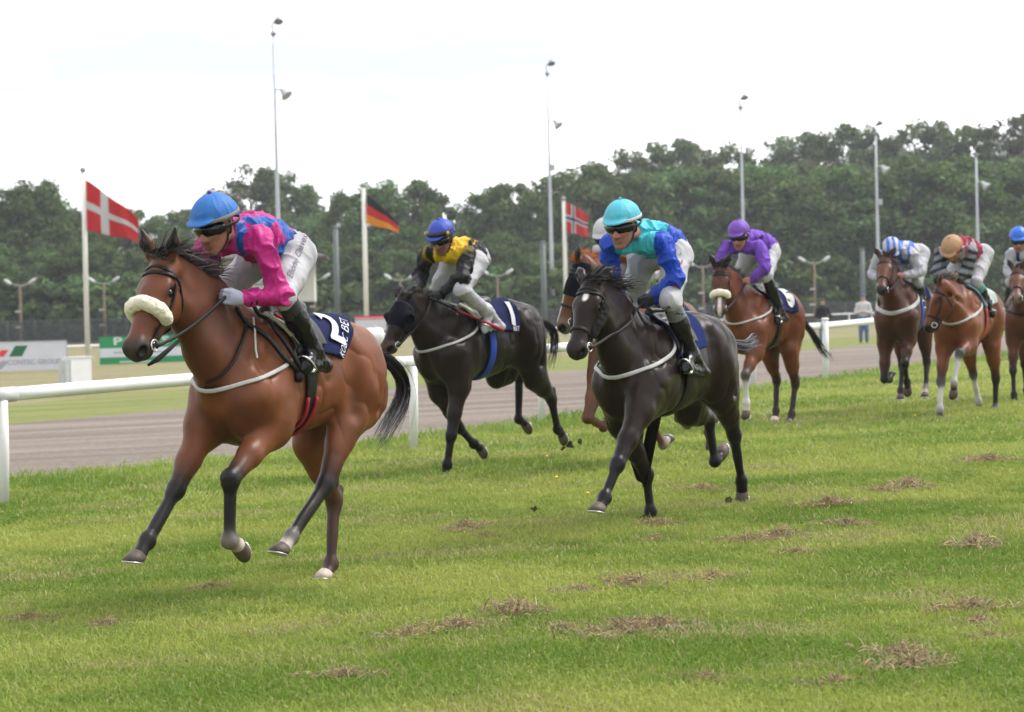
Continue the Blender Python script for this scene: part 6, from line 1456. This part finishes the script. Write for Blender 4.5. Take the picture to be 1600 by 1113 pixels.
YF = mat('dandelion_yellow', (.75, .50, .01), rough=.7); STEM = mat('flower_stem', (.10, .16, .04), rough=.8)
for u, v, wh in ((869, 759, 'midway between the dark horses'), (854, 725, 'farthest from the camera'), (918, 785, 'beside the lifted forehoof of the black-brown horse'), (1429, 659, 'below the rear horses')):
    P = ground_px(u, v); e = empty('dandelion', P); tag(e, 'small yellow dandelion in the turf, ' + wh, 'flower', 'dandelions in the turf')
    m = MB(); m.tube([(0, 0, 0), (.004, 0, .07)], .002, 5); m.build('stem', STEM, e); m = MB(); m.lathe((.004, 0, .07), V(0, -.3, 1), [(.003, 0), (.013, .005), (.015, .008), (.006, .012)], 10); m.build('flower_head', YF, e)
MUD = mat('turf_mud', (.05, .042, .022), rough=.95, noise=(30, .4))
def clod(seed):
    g = np.random.default_rng(seed); P = [ell(g.normal(size=3) * .018, (.022 + .016 * g.random(), .02, .014), .02) for _ in range(5)]; v, q = surface(P, .006); v = v + vnormals(v, q) * ((fbm(v * 60, 2) - .5) * .012)[:, None]; me = mesh_from('turf_clod', v, q); me.materials.append(MUD); return me
KL = [clod(i + 400) for i in range(3)]
for i, (u, v, h, s, wh) in enumerate(((892, 695, H2, 1.0, 'flying up behind the hooded horse\'s hind hoof'), (905, 690, H2, .7, 'flying highest behind the hooded horse'), (838, 803, None, .8, 'lying dark on the turf left of the black-brown horse'), (880, 699, H2, .6, 'just leaving the hooded horse\'s hoof'), (1140, 790, None, .8, 'lying behind the black-brown horse'), (1010, 815, None, .9, 'by the black-brown horse\'s standing hoof'))):
    P = ground_px(u, v) + V(0, 0, .03) if h is None else h.F.O + h.F.X * h.F.J(u, v, .1)[0] + h.F.Y * .1 + h.F.Z * h.F.J(u, v, .1)[2]
    o = link('turf_clod', KL[i % 3], None, None, P); o.scale = (s, s, s); o.rotation_euler = (i, i * 2, i * .7); tag(o, 'muddy clod of turf ' + wh, 'clod', 'clods thrown up by the hooves')

# ---- two spectators on the far side of the dirt track
def spectator(u, v, dep, hgt, shirt, trous, cap, fold, label, rz):
    P = at_depth(u, v, dep); P[2] = float(zg(P[0], P[1])); s = hgt / 1.76; SK = (.42, .24, .17)
    L = {}
    B = [cone((0, 0, 1.42), (0, 0, 1.55), .055, .055, .03, SK), ell((.01, 0, 1.65), (.095, .076, .115), .03, SK), cone((.08, 0, 1.65), (.10, 0, 1.61), .012, .014, .02, SK), cone((0, 0, .95), (0, 0, 1.38), .14, .16, .06, SK, n=(1, 0, 0), f=.7), cone((0, .17, 1.40), (0, -.17, 1.40), .06, .06, .05, SK)]
    Sh = [cone((0, 0, .90), (0, 0, 1.36), .17, .18, .06, n=(1, 0, 0), f=.72), cone((0, .18, 1.40), (0, -.18, 1.40), .075, .075, .06), cone((0, 0, 1.42), (0, 0, 1.50), .075, .065, .02)]; Tr = [cone((0, .07, .92), (0, -.07, .92), .13, .13, .05)]
    for w in (1, -1):
        sh, el = V(0, w * .20, 1.38), V(.02, w * .28, 1.10); wr = V(.20, w * (-.04 if fold else .07), 1.14 if fold else 1.04); ft = V(.0, w * .11, .06)
        B += [cone(sh, el, .05, .042, .03, SK), cone(el, wr, .042, .03, .02, SK), cone((0, w * .09, .92), (0.02, w * .10, .50), .09, .06, .04, SK), cone((.02, w * .10, .50), ft, .058, .04, .03, SK), cone(ft, ft + (.14, 0, -.02), .04, .03, .02, (.03, .025, .02))]
        for k in range(4): B += [cone(wr, wr + V(.05, -w * .05, .012 - .012 * k), .014, .008, .008, SK)]
        B += [cone(wr, wr + V(.03, -w * .02, .04), .013, .009, .01, SK)]
        Sh += [cone(sh, el, .068, .060, .04), cone(el, wr + (el - wr) * .12, .058, .042, .03)]; Tr += [cone((0, w * .09, .92), (.02, w * .10, .50), .11, .082, .05), cone((.02, w * .10, .50), ft + (0, 0, .06), .078, .062, .03)]
    v_, q = surface(B, .016); o = link('person', mesh_from('person', v_, q, colours(B, v_)), SKIN, None, P); o.rotation_euler = (0, 0, rz); o.scale = (s, s, s); tag(o, label, 'person', 'spectators beyond the dirt track')
    v_, q = surface(Sh, .016); N = vnormals(v_, q); link('shirt', mesh_from('shirt', wrinkle(v_, N, .014, 9, u), q), shirt, o)
    v_, q = surface(Tr, .016); N = vnormals(v_, q); link('trousers', mesh_from('trousers', wrinkle(v_, N, .010, 9, u), q), trous, o)
    v_, q = surface([ell((-.005, 0, 1.70), (.108, .090, .085), .01), half((0, 0, 1.685), (0, 0, -1)), cone((.09, .035, 1.692), (.09, -.035, 1.692), .05, .05, .02, n=(0, 0, 1), f=.22)], .012); link('cap', mesh_from('cap', v_, q), cap, o)
JEAN = cmat('jeans', (.10, .16, .32), .8)
spectator(1350, 537, 84, 1.78, cmat('white_shirt', (.60, .57, .60), .8), JEAN, cmat('dark_blue_cap', (.05, .09, .25), .7), True, 'spectator in white shirt, jeans and blue cap with folded arms beyond the rail', radians(-100))
spectator(1287, 541, 84, 1.66, cmat('black_shirt', (.016, .016, .02), .8), cmat('pale_jeans', (.16, .20, .28), .8), cmat('dark_cap', (.03, .035, .04), .7), False, 'spectator in black top and dark cap standing by the rail corner', radians(-80))
